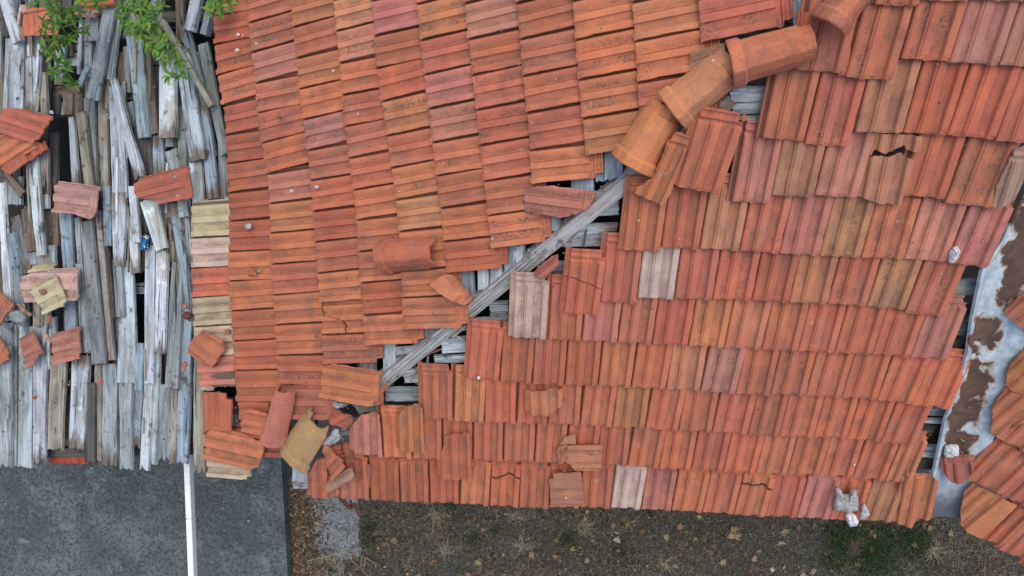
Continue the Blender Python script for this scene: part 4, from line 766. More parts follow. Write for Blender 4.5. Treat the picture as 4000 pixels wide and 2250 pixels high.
# ------------------------------------------------------------------ mortar lumps and stones
def lump(name, poly, pl, off, color, label, cat, h=.04, group=None, seed=0):
    r = random.Random(seed); cx = sum(p[0] for p in poly) / len(poly); cy = sum(p[1] for p in poly) / len(poly); c = pl.at((cx, cy), off)
    pts = [pl.at(p, off) - c for p in poly]; pts = [(p.dot(pl.lat), p.dot(pl.up)) for p in pts]
    if sum(a[0] * b[1] - b[0] * a[1] for a, b in zip(pts, pts[1:] + pts[:1])) < 0: pts.reverse()
    size = max(Vector(p).length for p in pts); pts = rough_edge(pts, max(.006, size * .18), size * .04, r)
    n = len(pts); bm = bmesh.new(); rings = []
    for s, z in ((.86, 0), (1.0, .28), (.93, .62), (.72, .88), (.4, 1.0)):
        rings.append([bm.verts.new((x * s * (1 + r.uniform(-.05, .05)), y * s * (1 + r.uniform(-.05, .05)), h * z * (1 + r.uniform(-.22, .22)))) for x, y in pts])
    bm.faces.new(rings[0][::-1])
    for a, b in zip(rings, rings[1:]):
        for i in range(n): bm.faces.new((a[i], a[(i + 1) % n], b[(i + 1) % n], b[i]))
    tp = bm.verts.new((0, 0, h)); [bm.faces.new((rings[-1][i], rings[-1][(i + 1) % n], tp)) for i in range(n)]
    bmesh.ops.triangulate(bm, faces=bm.faces[:]); bmesh.ops.subdivide_edges(bm, edges=bm.edges[:], cuts=1)
    bmesh.ops.recalc_face_normals(bm, faces=bm.faces); bm.normal_update(); am = min(h * .22, size * .08)
    for v in bm.verts:
        q = v.co * (1.0 / max(.02, size)) * 2.2 + Vector((seed * 3.1, 0, 0)); v.co += v.normal * am * (noise.noise(q) + .6 * noise.noise(q * 2.7))
    me = bpy.data.meshes.new(name + '_mesh'); bm.to_mesh(me); bm.free(); me.polygons.foreach_set('use_smooth', [True] * len(me.polygons))
    return tag(link(name, me, STONE, None, color, frame(c, pl.lat, pl.up, pl.n)), label, cat, group)
WH = (.74, .76, .76); GR = (.36, .37, .36)
lump('mortar_lump', L(3, 2, 500, 850, 505, 775, 525, 765, 540, 790, 555, 830, 615, 822, 625, 785, 655, 782, 672, 832, 672, 935, 590, 948, 490, 940), FRONT, .018, (.46, .46, .42), 'grey mortar lump with two horns on the lowest row near the valley', 'mortar', .05, seed=1)
lump('stone', L(3, 2, 582, 975, 620, 950, 655, 975, 672, 1010, 655, 1045, 600, 1045, 580, 1000), FRONT, .02, (.80, .81, .81), 'bright white stone overhanging the eave below the horned mortar lump', 'stone', .05, seed=2)
lump('stone', L(3, 2, 690, 1000, 700, 930, 718, 888, 738, 915, 757, 968, 735, 995), FRONT, .02, (.55, .57, .55), 'pointed pale stone on the eave, right of the bright white one', 'stone', .035, seed=3)
lump('stone', L(3, 1, 1348, 515, 1365, 450, 1390, 408, 1425, 402, 1424, 440, 1395, 500, 1370, 528), FRONT, .02, WH, 'white oblong stone lying between two pink tiles at the right', 'stone', .04, seed=4)
lump('mortar_lump', L(3, 2, 1318, 520, 1330, 465, 1380, 445, 1430, 450, 1438, 500, 1400, 520, 1350, 530), WING, .02, (.72, .74, .72), 'white crumbly mortar lump above the broken tile in the valley gutter', 'mortar', .05, seed=5)
lump('mortar_lump', Z5(590, 1160, 680, 1080, 770, 980, 820, 985, 855, 1090, 800, 1150, 740, 1150, 660, 1235), FRONT, -.01, (.40, .43, .44), 'grey branching mortar lump beside the mossy yellow ridge tile', 'mortar', .05, seed=6)
lump('mortar_lump', Z5(755, 600, 830, 580, 1000, 640, 900, 680, 800, 705, 770, 660), LEFT, -.03, (.45, .45, .45), 'pale gnarled mortar lump under the skewed orange tile', 'mortar', .05, seed=7)
lump('rubble_lump', kk(110, 2350, 150, 2338, 200, 2350, 218, 2400, 205, 2438, 150, 2440, 112, 2410), DECK, .04, (.30, .34, .35), 'grey rubble lump on the boards beside the bent brown shard', 'rubble', .06, seed=8)
lump('rubble_lump', kk(1392, 2368, 1415, 2350, 1450, 2360, 1452, 2395, 1425, 2412, 1398, 2400), DECK, .04, (.16, .075, .06), 'dark red rubble lump on the blue grey board near the pale tiles', 'rubble', .04, seed=9)
small = [(K(1800, 262), 16, LEFT, .02, (.62, .62, .60), 'larger of two touching white stones on the top left red tiles'), (K(1834, 268), 9, LEFT, .02, (.55, .54, .5), 'smaller of two touching white stones on the top left red tiles'), (K(1793, 380), 16, LEFT, .02, (.60, .61, .6), 'white stone on the tile below the two touching ones'),
         (P(1, 0, 4, 330), 11, LEFT, .02, (.6, .6, .58), 'white stone on the purplish tile right of the two touching stones'), (P(1, 0, 586, 535), 11, LEFT, .02, (.62, .58, .56), 'pale stone on the orange tile in the fourth course near the top'), (P(1, 0, 462, 1412), 18, LEFT, .02, (.50, .52, .52), 'blue grey stone on the dark red tile in the middle of the left slope'),
         (P(1, 0, 270, 1440), 17, LEFT, .02, (.58, .60, .60), 'white stone in the course left of the blue grey one'), (P(2, 1, -252, 1400), 14, FRONT, .02, (.82, .83, .83), 'bright white pebble near the bottom of a red tile right of the hip'), (K(820, 306), 9, DECK, .09, (.60, .60, .60), 'small white pebble on the long slanting grey plank'),
         (K(392, 850), 18, DECK, .0, (.5, .55, .6), 'pale stone resting on the dark beam beside the black hole'), (K(575, 283), 7, DECK, -.02, (.6, .6, .6), 'tiny white pebble at the black hole beside the leaves'), (P(0, 1, 1880, 262), 26, LEFT, .02, (.46, .48, .48), 'flat grey mortar dab on the dark red tile beside the yellowish tile'),
         (K(1352, 1490), 24, DECK, .11, (.50, .51, .50), 'bigger grey stone on the red tile above the blue can'), (K(1325, 1335), 14, DECK, .11, (.34, .35, .34), 'smaller grey stone on the red tile above the blue can'), (P(1, 0, 185, 890), 14, LEFT, .02, (.11, .11, .10), 'black mossy lump on the red tile near the step in the left courses'), (P(1, 0, 772, 858), 8, LEFT, .02, (.68, .6, .55), 'small white dropping on the orange tile of the fifth course'),
         (P(1, 1, 1785, 352), 10, LEFT, .02, (.6, .6, .6), 'pale stone on the last orange tile above the hip gap'), (P(1, 1, 25, 597), 15, LEFT, .02, (.30, .29, .28), 'dark grey lump beside the three cornered chip'), (P(2, 2, 408, 858), 8, FRONT, .05, (.8, .8, .8), 'tiny white pebble on the grey and orange banded tile'), (P(3, 2, 650, 606), 9, FRONT, .02, (.75, .75, .74), 'white crumb in the joint near the valley end of the second row')]
for i, (p, rad, pl, off, c, lb) in enumerate(small):
    lump('pebble', [(p[0] + rad / S * cos(a) * R.uniform(.75, 1.1), p[1] + rad / S * sin(a) * R.uniform(.7, 1.05)) for a in [j * pi / 3.5 for j in range(7)]], pl, off, c, lb, 'pebble', rad / S * .0016 * .8, 'small stones on the roof', 20 + i)

def crumbs(name, n, spot, cols, smin, smax):
    V, Fc, T = [], [], []
    for _ in range(n):
        pl, p, off = spot(); c = pl.at(p, off); s = R.uniform(smin, smax) * (1 if R.random() < .85 else 2.0); col = R.choice(cols); k = R.uniform(.6, 1.15); i = len(V)
        ring = [c + (pl.lat * cos(a) + pl.up * sin(a)) * s * R.uniform(.5, 1.1) for a in (0.2, 1.4, 2.6, 3.8, 5.1)]; tp = c + pl.n * s * R.uniform(.4, .9)
        V += [tuple(q) for q in ring] + [tuple(tp)]; T += [(col[0] * k, col[1] * k, col[2] * k, 1)] * 6
        Fc += [(i + j, i + (j + 1) % 5, i + 5) for j in range(5)]
    me = bpy.data.meshes.new(name); me.from_pydata(V, [], Fc); at = me.color_attributes.new('tint', 'FLOAT_COLOR', 'POINT'); at.data.foreach_set('color', [c for t in T for c in t])
    o = link(name, me, BLADES); o['kind'] = 'stuff'
BROKEN = [(LEFT, P(1, 1, 1450, 760)), (LEFT, Z5(400, 620)[0]), (LEFT, Z5(800, 620)[0]), (LEFT, Z6(500, 900)[0]), (LEFT, Z6(480, 620)[0]), (FRONT, P(1, 2, 640, 600)), (FRONT, P(1, 2, 480, 700)), (FRONT, P(2, 2, 420, 640)), (LEFT, P(1, 1, 560, 1010)), (LEFT, P(0, 1, 1600, 1200)), (FRONT, P(2, 1, 300, 560)), (FRONT, P(3, 2, 600, 860)), (WING, P(3, 2, 1450, 560)), (FRONT, P(1, 2, 1560, 420)), (FRONT, P(2, 2, 250, 130))]
def spot_tile():
    pl, p = R.choice(BROKEN); return pl, (p[0] + R.gauss(0, 45), p[1] + R.gauss(0, 40)), R.uniform(-.004, .012)
crumbs('tile_crumbs', 420, spot_tile, [(.42, .13, .07), (.45, .17, .08), (.34, .10, .06), (.30, .24, .2)], .003, .009)
def spot_board():
    while True:
        x, y = R.uniform(-20, 1460), R.uniform(-20, 3400)
        if not any(a < x < c and b < y < d for a, b, c, d in HOLES): return DECK, K(x, y), R.choice((-.045, -.02, .004, .028))
crumbs('board_debris', 1500, spot_board, [(.10, .07, .05), (.16, .12, .09), (.22, .20, .18), (.07, .06, .05), (.34, .14, .09)], .002, .008)
crumbs('roof_grit', 520, lambda: ((LEFT, (R.uniform(900, 2700), R.uniform(0, 1400)), .012) if R.random() < .5 else (FRONT, (R.uniform(1900, 3900), R.uniform(100, 1950)), .012)), [(.07, .06, .05), (.10, .08, .06), (.5, .48, .44), (.2, .12, .08)], .0015, .0042)
crumbs('patio_grit', 420, lambda: (SLAB, (R.uniform(-20, 1090), R.uniform(1780, 2290)), .002), [(.30, .33, .34), (.22, .24, .24), (.05, .05, .045), (.20, .13, .07), (.45, .46, .45)], .002, .007)
# ------------------------------------------------------------------ blue can
cn = thing('drink_can', 'crushed blue drink can with white and yellow marks wedged between the grey boards', 'can', DECK.at(K(1097, 1830), .07))
bm = bmesh.new(); rg = []
for j in range(9):
    y = -.052 + .013 * j; s = (.024, .029, .031, .031, .027, .030, .031, .029, .023)[j]
    rg.append([bm.verts.new((s * cos(a) * (1 + .14 * sin(3 * a + j)), y + .006 * sin(2 * a + 1), s * .8 * sin(a) * (1 + .12 * cos(2 * a + j * .7)))) for a in [i * 2 * pi / 16 for i in range(16)]])
for a, b in zip(rg, rg[1:]):
    for i in range(16): bm.faces.new((a[i], a[(i + 1) % 16], b[(i + 1) % 16], b[i]))
bmesh.ops.recalc_face_normals(bm, faces=bm.faces); me = bpy.data.meshes.new('can_body'); bm.to_mesh(me); bm.free(); me.polygons.foreach_set('use_smooth', [True] * len(me.polygons))
ob = link('can_body', me, CANM); ob.parent = cn
for j in (0, 8):
    bm = bmesh.new(); y = -.052 + .013 * j; yy = y + (.004 if j == 0 else -.004); ring = [bm.verts.new((.0225 * cos(a), y, .018 * sin(a))) for a in [i * 2 * pi / 16 for i in range(16)]]; inn = [bm.verts.new((.018 * cos(a), yy, .0145 * sin(a))) for a in [i * 2 * pi / 16 for i in range(16)]]
    for i in range(16): bm.faces.new((ring[i], ring[(i + 1) % 16], inn[(i + 1) % 16], inn[i]))
    bm.faces.new(inn); me = bpy.data.meshes.new('can_end'); bm.to_mesh(me); bm.free(); ob = link('can_end', me, RUST, None, (.6, .62, .64)); ob.parent = cn
cn.rotation_euler = (radians(-6), radians(14), radians(-14))

# ------------------------------------------------------------------ leafy branches over the boards
def leaf_mesh(v):
    r = random.Random(v); bm = bmesh.new(); ln = .058; rows = []
    for t, w in ((0, .0008), (.12, .004), (.3, .0085), (.5, .0102), (.72, .0076), (.9, .003), (1, .0004)):
        z = -.012 * (t ** 2) * (1 + .5 * (v % 3)) ; rows.append([bm.verts.new((-w, ln * t, z + w * .35)), bm.verts.new((0, ln * t, z)), bm.verts.new((w, ln * t, z + w * .35))])
    for a, b in zip(rows, rows[1:]):
        for i in range(2): bm.faces.new((a[i], a[i + 1], b[i + 1], b[i]))
    me = bpy.data.meshes.new('leaf_mesh'); bm.to_mesh(me); bm.free(); me.polygons.foreach_set('use_smooth', [True] * len(me.polygons)); me.materials.append(LEAFM); return me
LEAVES = [leaf_mesh(v) for v in range(5)]
def tube(pts, r0, r1, name, m, color, parent=None, sides=6):
    bm = bmesh.new(); rg = []; n = len(pts)
    for i, p in enumerate(pts):
        d = (pts[min(i + 1, n - 1)] - pts[max(i - 1, 0)]).normalized(); x = d.cross(Vector((0, .2, 1))).normalized(); y = d.cross(x); r = r0 + (r1 - r0) * i / max(1, n - 1)
        rg.append([bm.verts.new(p + x * r * cos(a) + y * r * sin(a)) for a in [k * 2 * pi / sides for k in range(sides)]])
    for a, b in zip(rg, rg[1:]):
        for i in range(sides): bm.faces.new((a[i], a[(i + 1) % sides], b[(i + 1) % sides], b[i]))
    bm.faces.new(rg[0]); bm.faces.new(rg[-1]); bmesh.ops.recalc_face_normals(bm, faces=bm.faces); me = bpy.data.meshes.new(name + '_mesh'); bm.to_mesh(me); bm.free()
    return link(name, me, m, parent, color)
def branch(label, z, spine, clusters, tone):
    pl = Plane((0, 0, z), (0, 0)); b0 = pl.at(K(*spine[0])); br = thing('leafy_branch', label, 'branch', (0, 0, 0), 'leafy branches hanging in over the boards')
    sp = [pl.at(K(*q), R.uniform(-.02, .02)) for q in spine]; tube(sp, .008, .003, 'twig', TWIGM, (.20, .17, .10), br)
    for (cx, cy, rad, n, bright) in clusters:
        tips = []
        c = pl.at(K(cx, cy)); j = min(range(len(sp)), key=lambda i: (sp[i] - c).length)
        if (sp[j] - c).length > .03: tube([sp[j], sp[j].lerp(c, .5) + Vector((0, 0, .03)), c], .003, .0018, 'twig', TWIGM, (.22, .22, .10), br)
        n = int(n * 1.0); m = max(1, n // 5)
        for t in range(m):
            a = R.uniform(0, 2 * pi); rr = rad / S / F * (H - z) * math.sqrt(R.random()) * .8; o = c + Vector((cos(a) * rr, sin(a) * rr, R.uniform(-.10, .06)))
            for q in range(n // m):
                ang = q * 2.4 + R.uniform(-.3, .3); tl = R.uniform(-.6, .9); s = R.uniform(.8, 1.3)
                ob = bpy.data.objects.new('leaf', LEAVES[R.randrange(5)]); COL.objects.link(ob); ob.parent = br
                rot = Matrix.Rotation(ang, 4, 'Z') @ Matrix.Rotation(tl, 4, 'X') @ Matrix.Rotation(R.uniform(-.5, .5), 4, 'Y')
                ob.matrix_basis = Matrix.Translation(o + Vector((R.uniform(-.008, .008), R.uniform(-.008, .008), R.uniform(-.012, .012)))) @ rot @ Matrix.Scale(s, 4)
                e = R.random(); g = tone * bright
                ob.color = (.055 * g + .17 * e * e * g, .16 * g + .17 * e * g, .016 * g + .015 * e, 1)
    return br
branch('left leafy branch of darker green drooping over the red tile and the black hole', 2.35, [(420, -160), (400, 60), (400, 250), (420, 450), (450, 640)],
       [(330, 30, 90, 26, .8), (430, 50, 90, 26, .8), (540, 60, 70, 18, .75), (350, 150, 70, 20, .8), (470, 150, 80, 20, .8), (560, 180, 60, 14, .75), (360, 250, 70, 18, .8), (440, 280, 60, 14, .7), (320, 360, 60, 18, .8), (400, 350, 60, 14, .75), (500, 300, 40, 8, .8), (440, 440, 60, 16, .8), (410, 560, 50, 14, .85), (470, 520, 40, 8, .8), (490, 610, 40, 10, .9)], .95)
branch('big bright green leafy branch hanging over the middle of the grey boards', 2.45, [(1020, -200), (1040, 0), (1080, 180), (1180, 320), (1280, 470), (1320, 580)],
       [(950, 40, 95, 26, 1.0), (1060, 30, 95, 28, 1.0), (1160, 40, 90, 24, .95), (1210, 110, 50, 8, .9), (930, 130, 60, 14, .9), (1040, 120, 80, 20, 1.0), (1150, 130, 80, 20, .95), (940, 220, 60, 16, .9), (1060, 250, 70, 20, 1.1), (1160, 260, 80, 24, 1.2), (1110, 330, 80, 26, 1.25), (1200, 340, 60, 18, 1.2), (1270, 310, 40, 10, .95), (1270, 420, 50, 16, .95), (1320, 480, 55, 16, 1.0), (1310, 560, 45, 14, 1.1)], 1.0)
branch('small bright leafy twig at the corner where the red tiles meet the dark hole', 2.55, [(1650, -200), (1650, -20), (1665, 90)], [(1600, 10, 50, 14, 1.1), (1670, 20, 60, 18, 1.2), (1660, 90, 50, 16, 1.2), (1610, 100, 30, 6, 1.0)], 1.0)
branch('tiny leafy twig peeping in at the top edge above the curled brown shards', 2.5, [(690, -200), (690, -20)], [(660, -5, 50, 14, 1.1), (720, -10, 40, 12, 1.1)], 1.0)

# ------------------------------------------------------------------ yard: grass, litter, leaves, twigs
def quads(name, gen, m, kind='stuff'):
    V, Fc, T = [], [], []
    for pts, col in gen:
        i = len(V); V += pts; Fc.append(tuple(range(i, i + len(pts)))); T += [(*col, 1)] * len(pts)
    me = bpy.data.meshes.new(name); me.from_pydata(V, [], Fc); at = me.color_attributes.new('tint', 'FLOAT_COLOR', 'POINT'); at.data.foreach_set('color', [c for t in T for c in t])
    o = link(name, me, m); o['kind'] = kind; return o
def xy(px, py, z=0): p = Plane((0, 0, z), (0, 0)).at((px, py)); return p
green_spots = [(3290, 2110, 120, 1.0), (3420, 2150, 150, 1.0), (3560, 2110, 110, 1.0), (3250, 2180, 90, .7), (2230, 2110, 90, .5), (2430, 2150, 80, .5), (1850, 2110, 50, .6), (1440, 2060, 60, .55), (1440, 2110, 60, .5), (1770, 1980, 50, .5), (2540, 2000, 60, .4), (2740, 2100, 60, .35), (1290, 2220, 30, .5), (3620, 2200, 90, .4), (1930, 2070, 50, .4)]
def is_path(px, py): return 1150 < px < 1402 and py < 2175
def grass():
    n = 0
    while n < 52000:
        px = R.uniform(1120, 4040); py = R.uniform(1940, 2290)
        g = max([0] + [s * max(0, 1 - math.hypot(px - a, py - b) / r) for a, b, r, s in green_spots])
        base = .42 + .55 * noise.noise(Vector((px / 130, py / 130, 3))) + .35 * noise.noise(Vector((px / 38, py / 38, 9)))
        if is_path(px, py) : base -= .75
        if R.random() > base + g * 1.2: continue
        n += 1; p = xy(px, py); a = R.uniform(0, 2 * pi); ln = R.uniform(.02, .055); w = R.uniform(.0011, .0024); d = Vector((cos(a), sin(a), 0)); q = Vector((-sin(a), cos(a), 0)) * w
        z0 = R.uniform(.0, .006); rise = R.uniform(.0, .022) if g < .3 else R.uniform(.008, .035)
        t = R.random()
        if R.random() < g * 1.3: col = (.022 + .03 * t, .055 + .05 * t, .014 + .014 * t)
        elif t < .5: k = R.uniform(.5, 1.2); col = (.20 * k, .175 * k, .115 * k)
        elif t < .75: k = R.uniform(.4, 1.1); col = (.085 * k, .08 * k, .045 * k)
        elif t < .9: col = (.07, .055, .038)
        else: k = R.uniform(.7, 1.2); col = (.30 * k, .27 * k, .19 * k)
        m = p + d * ln * .55 + Vector((0, 0, rise)); e = p + d * ln + q * R.uniform(-6, 6) + Vector((0, 0, rise * R.uniform(.2, 1.2)))
        p = p + Vector((0, 0, z0)); yield [tuple(p - q), tuple(p + q), tuple(m + q * .8), tuple(e), tuple(m - q * .8)], col
quads('grass', grass(), BLADES)
def litter():
    n = 0
    while n < 7000:
        if R.random() < .62: px = R.triangular(1138, 1300, 1165) + R.uniform(-6, 10); py = R.uniform(1900, 2290); dens = .35 + .9 * max(0, 1 - (px - 1140) / 90)
        else: px = R.uniform(1140, 4040); py = R.uniform(1950, 2290); dens = .16 + .5 * noise.noise(Vector((px / 90, py / 90, 40)))
        if 1200 < px < 1402 and py < 2150: dens *= .35
        if R.random() > dens: continue
        n += 1; p = xy(px, py) + Vector((0, 0, R.uniform(.004, .03))); a = R.uniform(0, 2 * pi); s = R.uniform(.007, .030) * R.uniform(.6, 1.1); d = Vector((cos(a), sin(a), R.uniform(-.5, .5))) * s; q = Vector((-sin(a), cos(a), R.uniform(-.5, .5))) * s * R.uniform(.25, .6)
        k = R.uniform(.45, 1.25); u = R.random(); col = (.07 * k, .052 * k, .036 * k) if u < .45 else ((.14 * k, .088 * k, .05 * k) if u < .78 else (.30 * k, .22 * k, .13 * k))
        yield [tuple(p - d), tuple(p + q - d * .2), tuple(p + d), tuple(p - q + d * .1)], col
quads('leaf_litter', litter(), BLADES)
def gravel():
    for _ in range(2600):
        px = R.uniform(1150, 4040); py = R.uniform(1930, 2290)
        if R.random() < .45: px = R.uniform(1160, 1405); py = R.uniform(1910, 2200)
        p = xy(px, py) + Vector((0, 0, .004)); s = R.uniform(.003, .010) * (1.0 if R.random() < .93 else 1.8); k = R.uniform(.12, .42) * R.uniform(.6, 1.1); m_ = [p + Vector((cos(a) * s * R.uniform(.6, 1), sin(a) * s * R.uniform(.6, 1), 0)) for a in (0, 1.1, 2.3, 3.4, 4.6, 5.5)]; tp = p + Vector((0, 0, s * .8))
        for i in range(6): yield [tuple(m_[i]), tuple(m_[(i + 1) % 6]), tuple(tp)], (k, k, k * 1.02)
quads('gravel', gravel(), BLADES)
def dry_mesh(v):
    r = random.Random(v + 70); bm = bmesh.new(); lob = [(0, 1.0), (.16, .52), (.30, .92), (.46, .50), (.62, .80), (.80, .40), (1.0, .30)]
    side = []
    for t, rad in lob: a = pi / 2 - t * pi * .86; rr = rad * r.uniform(.82, 1.1); side.append((cos(a) * rr, sin(a) * rr))
    left_ = [(-x * r.uniform(.7, 1.1), y) for x, y in side[1:]]; ol = side + [(0, -.22)] + left_[::-1]; cv = r.uniform(.15, .45); cw = r.uniform(-.3, .3)
    h = lambda x, y: cv * x * x + cw * y * y + .12 * noise.noise(Vector((x * 2, y * 2, v)))
    c = bm.verts.new((0, 0, h(0, 0) - .06)); vs2 = [bm.verts.new((x, y, h(x, y))) for x, y in ol]
    for i in range(len(vs2)): bm.faces.new((c, vs2[i], vs2[(i + 1) % len(vs2)]))
    st = [bm.verts.new((-.025, -.1, h(0, 0))), bm.verts.new((.025, -.1, h(0, 0))), bm.verts.new((.10, -.85, .02)), bm.verts.new((.07, -.87, .02))]; bm.faces.new(st)
    bmesh.ops.recalc_face_normals(bm, faces=bm.faces); me = bpy.data.meshes.new('dry_leaf_mesh'); bm.to_mesh(me); bm.free(); me.materials.append(DRY); return me
DRYM = [dry_mesh(v) for v in range(7)]
def dry(px, py, sz, col, label, rot=None):
    o = bpy.data.objects.new('dry_leaf', DRYM[R.randrange(7)]); COL.objects.link(o); p = xy(px, py); s = sz / F * H
    o.matrix_basis = Matrix.Translation(p + Vector((0, 0, .022))) @ Matrix.Rotation(R.uniform(0, 6.3) if rot is None else rot, 4, 'Z') @ Matrix.Rotation(R.uniform(-.35, .35), 4, 'X') @ Matrix.Rotation(R.uniform(-.4, .4), 4, 'Y') @ Matrix.Diagonal((s, s, s * .8, 1))
    o.color = (*col, 1); tag(o, label, 'leaf', 'dry leaves on the ground'); return o
z4 = lambda x, y: (3000 + x / 4.293, 1980 + y / 4.293)
dry(*z4(1730, 425), 30, (.36, .26, .15), 'largest tan lobed leaf on the green grass below the eave at the right', rot=-1.2)
dry(*z4(215, 590), 30, (.34, .28, .18), 'long folded pale leaf on the dead grass left of the green patch', rot=2.6)
dry(*z4(275, 415), 20, (.36, .27, .16), 'small tan star leaf just above the long folded pale leaf')
dry(*z4(50, 1040), 15, (.55, .50, .40), 'whitest small leaf near the bottom edge, left of the green patch')
dry(*z4(760, 1070), 22, (.30, .22, .12), 'brown hanging shaped leaf at the bottom edge below the green patch')
dry(*z4(2440, 625), 15, (.33, .25, .16), 'little tan leaf at the right end of the green patch')
dry(*P(2, 2, 1655, 1095), 30, (.33, .21, .10), 'upper of two overlapping orange tan leaves below the eave'); dry(*P(2, 2, 1650, 1150), 26, (.38, .27, .15), 'lower of two overlapping orange tan leaves below the eave')
dry(*P(2, 2, 785, 1175), 24, (.40, .33, .20), 'yellowish star leaf in the middle of the dead grass'); dry(*P(2, 2, 1260, 1065), 22, (.30, .19, .10), 'curled brown leaf between the cream tile and the overlapping pair'); dry(*P(2, 2, 1820, 1320), 24, (.36, .27, .15), 'spread tan leaf at lower middle right near the bottom edge')
dry(*P(3, 2, 1365, 1130), 26, (.24, .17, .09), 'brown ragged leaf right of the green patch below the wing roof'); dry(*P(2, 2, 1410, 992), 18, (.38, .32, .20), 'pale leaf touching the eave line under the orange cracked tile'); dry(*P(1, 2, 1295, 1130), 20, (.22, .10, .06), 'dark red folded leaf on the grass right of the pale path')
extra = [(2, 2, 1075, 1005), (2, 2, 940, 1005), (2, 2, 870, 1050), (2, 2, 990, 1100), (2, 2, 790, 1110), (2, 2, 905, 1105), (2, 2, 1150, 1155), (2, 2, 1380, 1165), (2, 2, 1460, 1160), (2, 2, 810, 1245), (2, 2, 150, 1280), (2, 2, 320, 1290), (2, 2, 570, 960), (2, 2, 600, 1180), (2, 2, 1500, 1260), (2, 2, 1580, 1330), (2, 2, 1790, 1400), (2, 2, 1765, 1280), (2, 2, 1860, 1250), (2, 2, 1220, 1375), (2, 2, 570, 1330), (2, 2, 1700, 1090),
         (3, 2, 120, 1110), (3, 2, 40, 1070), (3, 2, 220, 1070), (3, 2, 1100, 1210), (3, 2, 760, 1250), (3, 2, 1170, 1060), (3, 2, 470, 1400), (3, 2, 670, 1350), (3, 2, 250, 1430), (3, 2, 350, 1060), (3, 2, 130, 1260), (3, 2, 1210, 1080), (3, 2, 1260, 1200), (1, 2, 740, 1285), (1, 2, 960, 1200), (1, 2, 1040, 1180), (1, 2, 585, 1330), (1, 2, 960, 950), (1, 2, 1610, 1040), (1, 2, 1350, 1330), (1, 2, 1680, 1340), (1, 2, 1600, 1430), (1, 2, 1240, 1440), (2, 2, 330, 1180), (2, 2, 460, 1230), (2, 2, 1350, 1240), (2, 2, 760, 1075), (2, 2, 1700, 1150)]
for c, r, x, y in extra:
    k = R.uniform(.6, 1.1); dry(*P(c, r, x + R.uniform(-8, 8), y + R.uniform(-8, 8)), R.uniform(12, 23), R.choice([(.30 * k, .19 * k, .10 * k), (.20 * k, .11 * k, .06 * k), (.34 * k, .26 * k, .15 * k)]), 'small curled dead leaf on the dry ground below the eaves')
# pale bare stems
tw = thing('dead_stem', 'long pale bare stem with drooping side shoots lying across the foot of the path', 'stem', xy(1330, 2150))
def stem(pts, r0, r1):
    o = tube([xy(*P(1, 2, *q)) + Vector((0, 0, .03 + .01 * (i % 2))) for i, q in enumerate(pts)], r0, r1, 'shoot', TWIGM, (.42, .38, .26)); o.parent = tw; o.matrix_parent_inverse = Matrix.Translation(-Vector(tw.location))
stem([(400, 1325), (450, 1310), (540, 1295), (600, 1270), (650, 1262), (700, 1264), (760, 1275), (830, 1300), (880, 1330), (930, 1350)], .0035, .002)
for q in ([(595, 1290), (605, 1340), (625, 1375), (640, 1410), (660, 1460)], [(805, 1285), (800, 1330), (795, 1370), (820, 1410), (900, 1460)], [(720, 1275), (730, 1320), (770, 1365), (790, 1372)], [(645, 1275), (655, 1320)], [(830, 1310), (825, 1350), (805, 1385)]): stem(q, .0028, .0018)
bt = thing('dry_tuft', 'spidery dead brown grass tuft spreading on the green patch', 'grass tuft', xy(*z4(1440, 620)))
for i in range(30):
    a = R.uniform(0, 2 * pi); l_ = R.uniform(.05, .15); c = xy(*z4(1440, 620)); pts = [c + Vector((cos(a + .2 * sin(j * 1.3)) * l_ * j / 4, sin(a + .2 * sin(j)) * l_ * j / 4 * .9, .02 + .035 * sin(j * pi / 4.4))) for j in range(5)]
    o = tube(pts, .0022, .0012, 'stalk', TWIGM, (.24, .18, .11), None, 4); o.parent = bt; o.matrix_parent_inverse = Matrix.Translation(-Vector(bt.location))
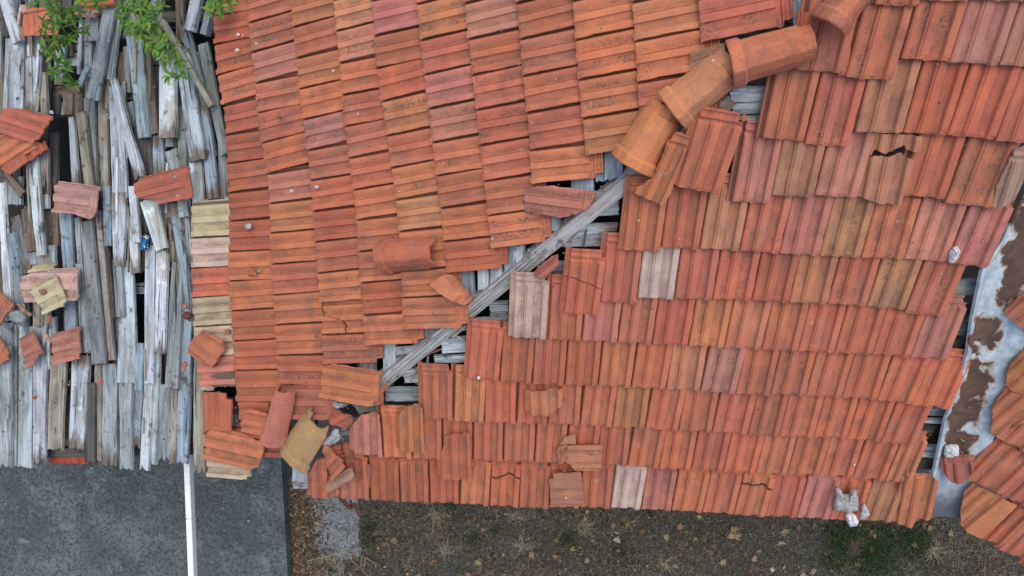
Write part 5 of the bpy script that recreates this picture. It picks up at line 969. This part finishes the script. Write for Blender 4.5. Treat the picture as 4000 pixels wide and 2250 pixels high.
for lb, px, py in (('straw coloured grass tuft in the middle of the dead grass near the bottom edge', 1735, 2150), ('straw coloured grass tuft just below the eave right of the path', 1700, 2010), ('straw coloured grass tuft under the joint of the sideways tan tile', 2005, 2020), ('straw coloured grass tuft low in the dead grass, left of centre', 2030, 2130), ('straw coloured grass tuft at the left foot of the pale path', 1225, 2215), ('faint straw coloured grass tuft left of the green patch near the valley', 2270, 2060), ('straw coloured tuft at the bottom edge right of centre', 2590, 2200), ('pale wiry tuft below the wing roof corner', 3640, 2150)):
    t = thing('dry_tuft', lb, 'grass tuft', xy(px, py), 'straw grass tufts'); V, Fc = [], []
    for i in range(54):
        a = R.uniform(0, 2 * pi); l_ = R.uniform(.03, .16) * (1 + .5 * sin(a + px)); q = Vector((-sin(a), cos(a), 0)) * .0013; d = Vector((cos(a), sin(a), 0)); p = Vector((R.gauss(0, .02), R.gauss(0, .02), .005)) + d * R.uniform(.0, .03); m = p + d * l_ * .5 + q * R.uniform(-9, 9) + Vector((0, 0, l_ * .2)); e = p + d * l_ + q * R.uniform(-22, 22) + Vector((0, 0, l_ * .05))
        n0 = len(V); V += [tuple(p - q), tuple(p + q), tuple(m + q), tuple(e), tuple(m - q)]; Fc.append(tuple(range(n0, n0 + 5)))
    me = bpy.data.meshes.new('tuft_mesh'); me.from_pydata(V, [], Fc); o = link('blades', me, TWIGM, None, (.40, .34, .22)); o.parent = t
# fallen gutter bracket
gb = thing('gutter_bracket', 'rusty brown bent iron strap hanging down from the broken eave corner over the path', 'bracket', xy(1345, 1960))
def strap(pts, w):
    V = []; Fc = []
    for (p, z) in pts: pass
    P3 = [Plane((0, 0, z), (0, 0)).at(p) for p, z in pts]
    for i, p in enumerate(P3):
        d = (P3[min(i + 1, len(P3) - 1)] - P3[max(i - 1, 0)]); q = Vector((-d.y, d.x, 0)).normalized() * w / 2
        V += [tuple(p - q), tuple(p + q), tuple(p + q - Vector((0, 0, .004))), tuple(p - q - Vector((0, 0, .004)))]
    for i in range(len(P3) - 1):
        for j in range(4): Fc.append((4 * i + j, 4 * i + (j + 1) % 4, 4 * i + 4 + (j + 1) % 4, 4 * i + 4 + j))
    Fc += [(3, 2, 1, 0), tuple(4 * (len(P3) - 1) + j for j in range(4))]
    me = bpy.data.meshes.new('strap_mesh'); me.from_pydata(V, [], Fc); o = link('strap', me, RUST, None, (.15, .065, .04)); o.parent = gb; o.matrix_parent_inverse = Matrix.Translation(-Vector(gb.location))
strap([(P(1, 2, 585, 800), 2.25), (P(1, 2, 610, 825), 2.2), (P(1, 2, 660, 885), 2.1), (P(1, 2, 708, 945), 2.0)], .035)
strap([(P(1, 2, 706, 948), 1.98), (P(1, 2, 718, 915), 1.97), (P(1, 2, 738, 908), 1.96), (P(1, 2, 762, 940), 1.92), (P(1, 2, 785, 1000), 1.85)], .035)
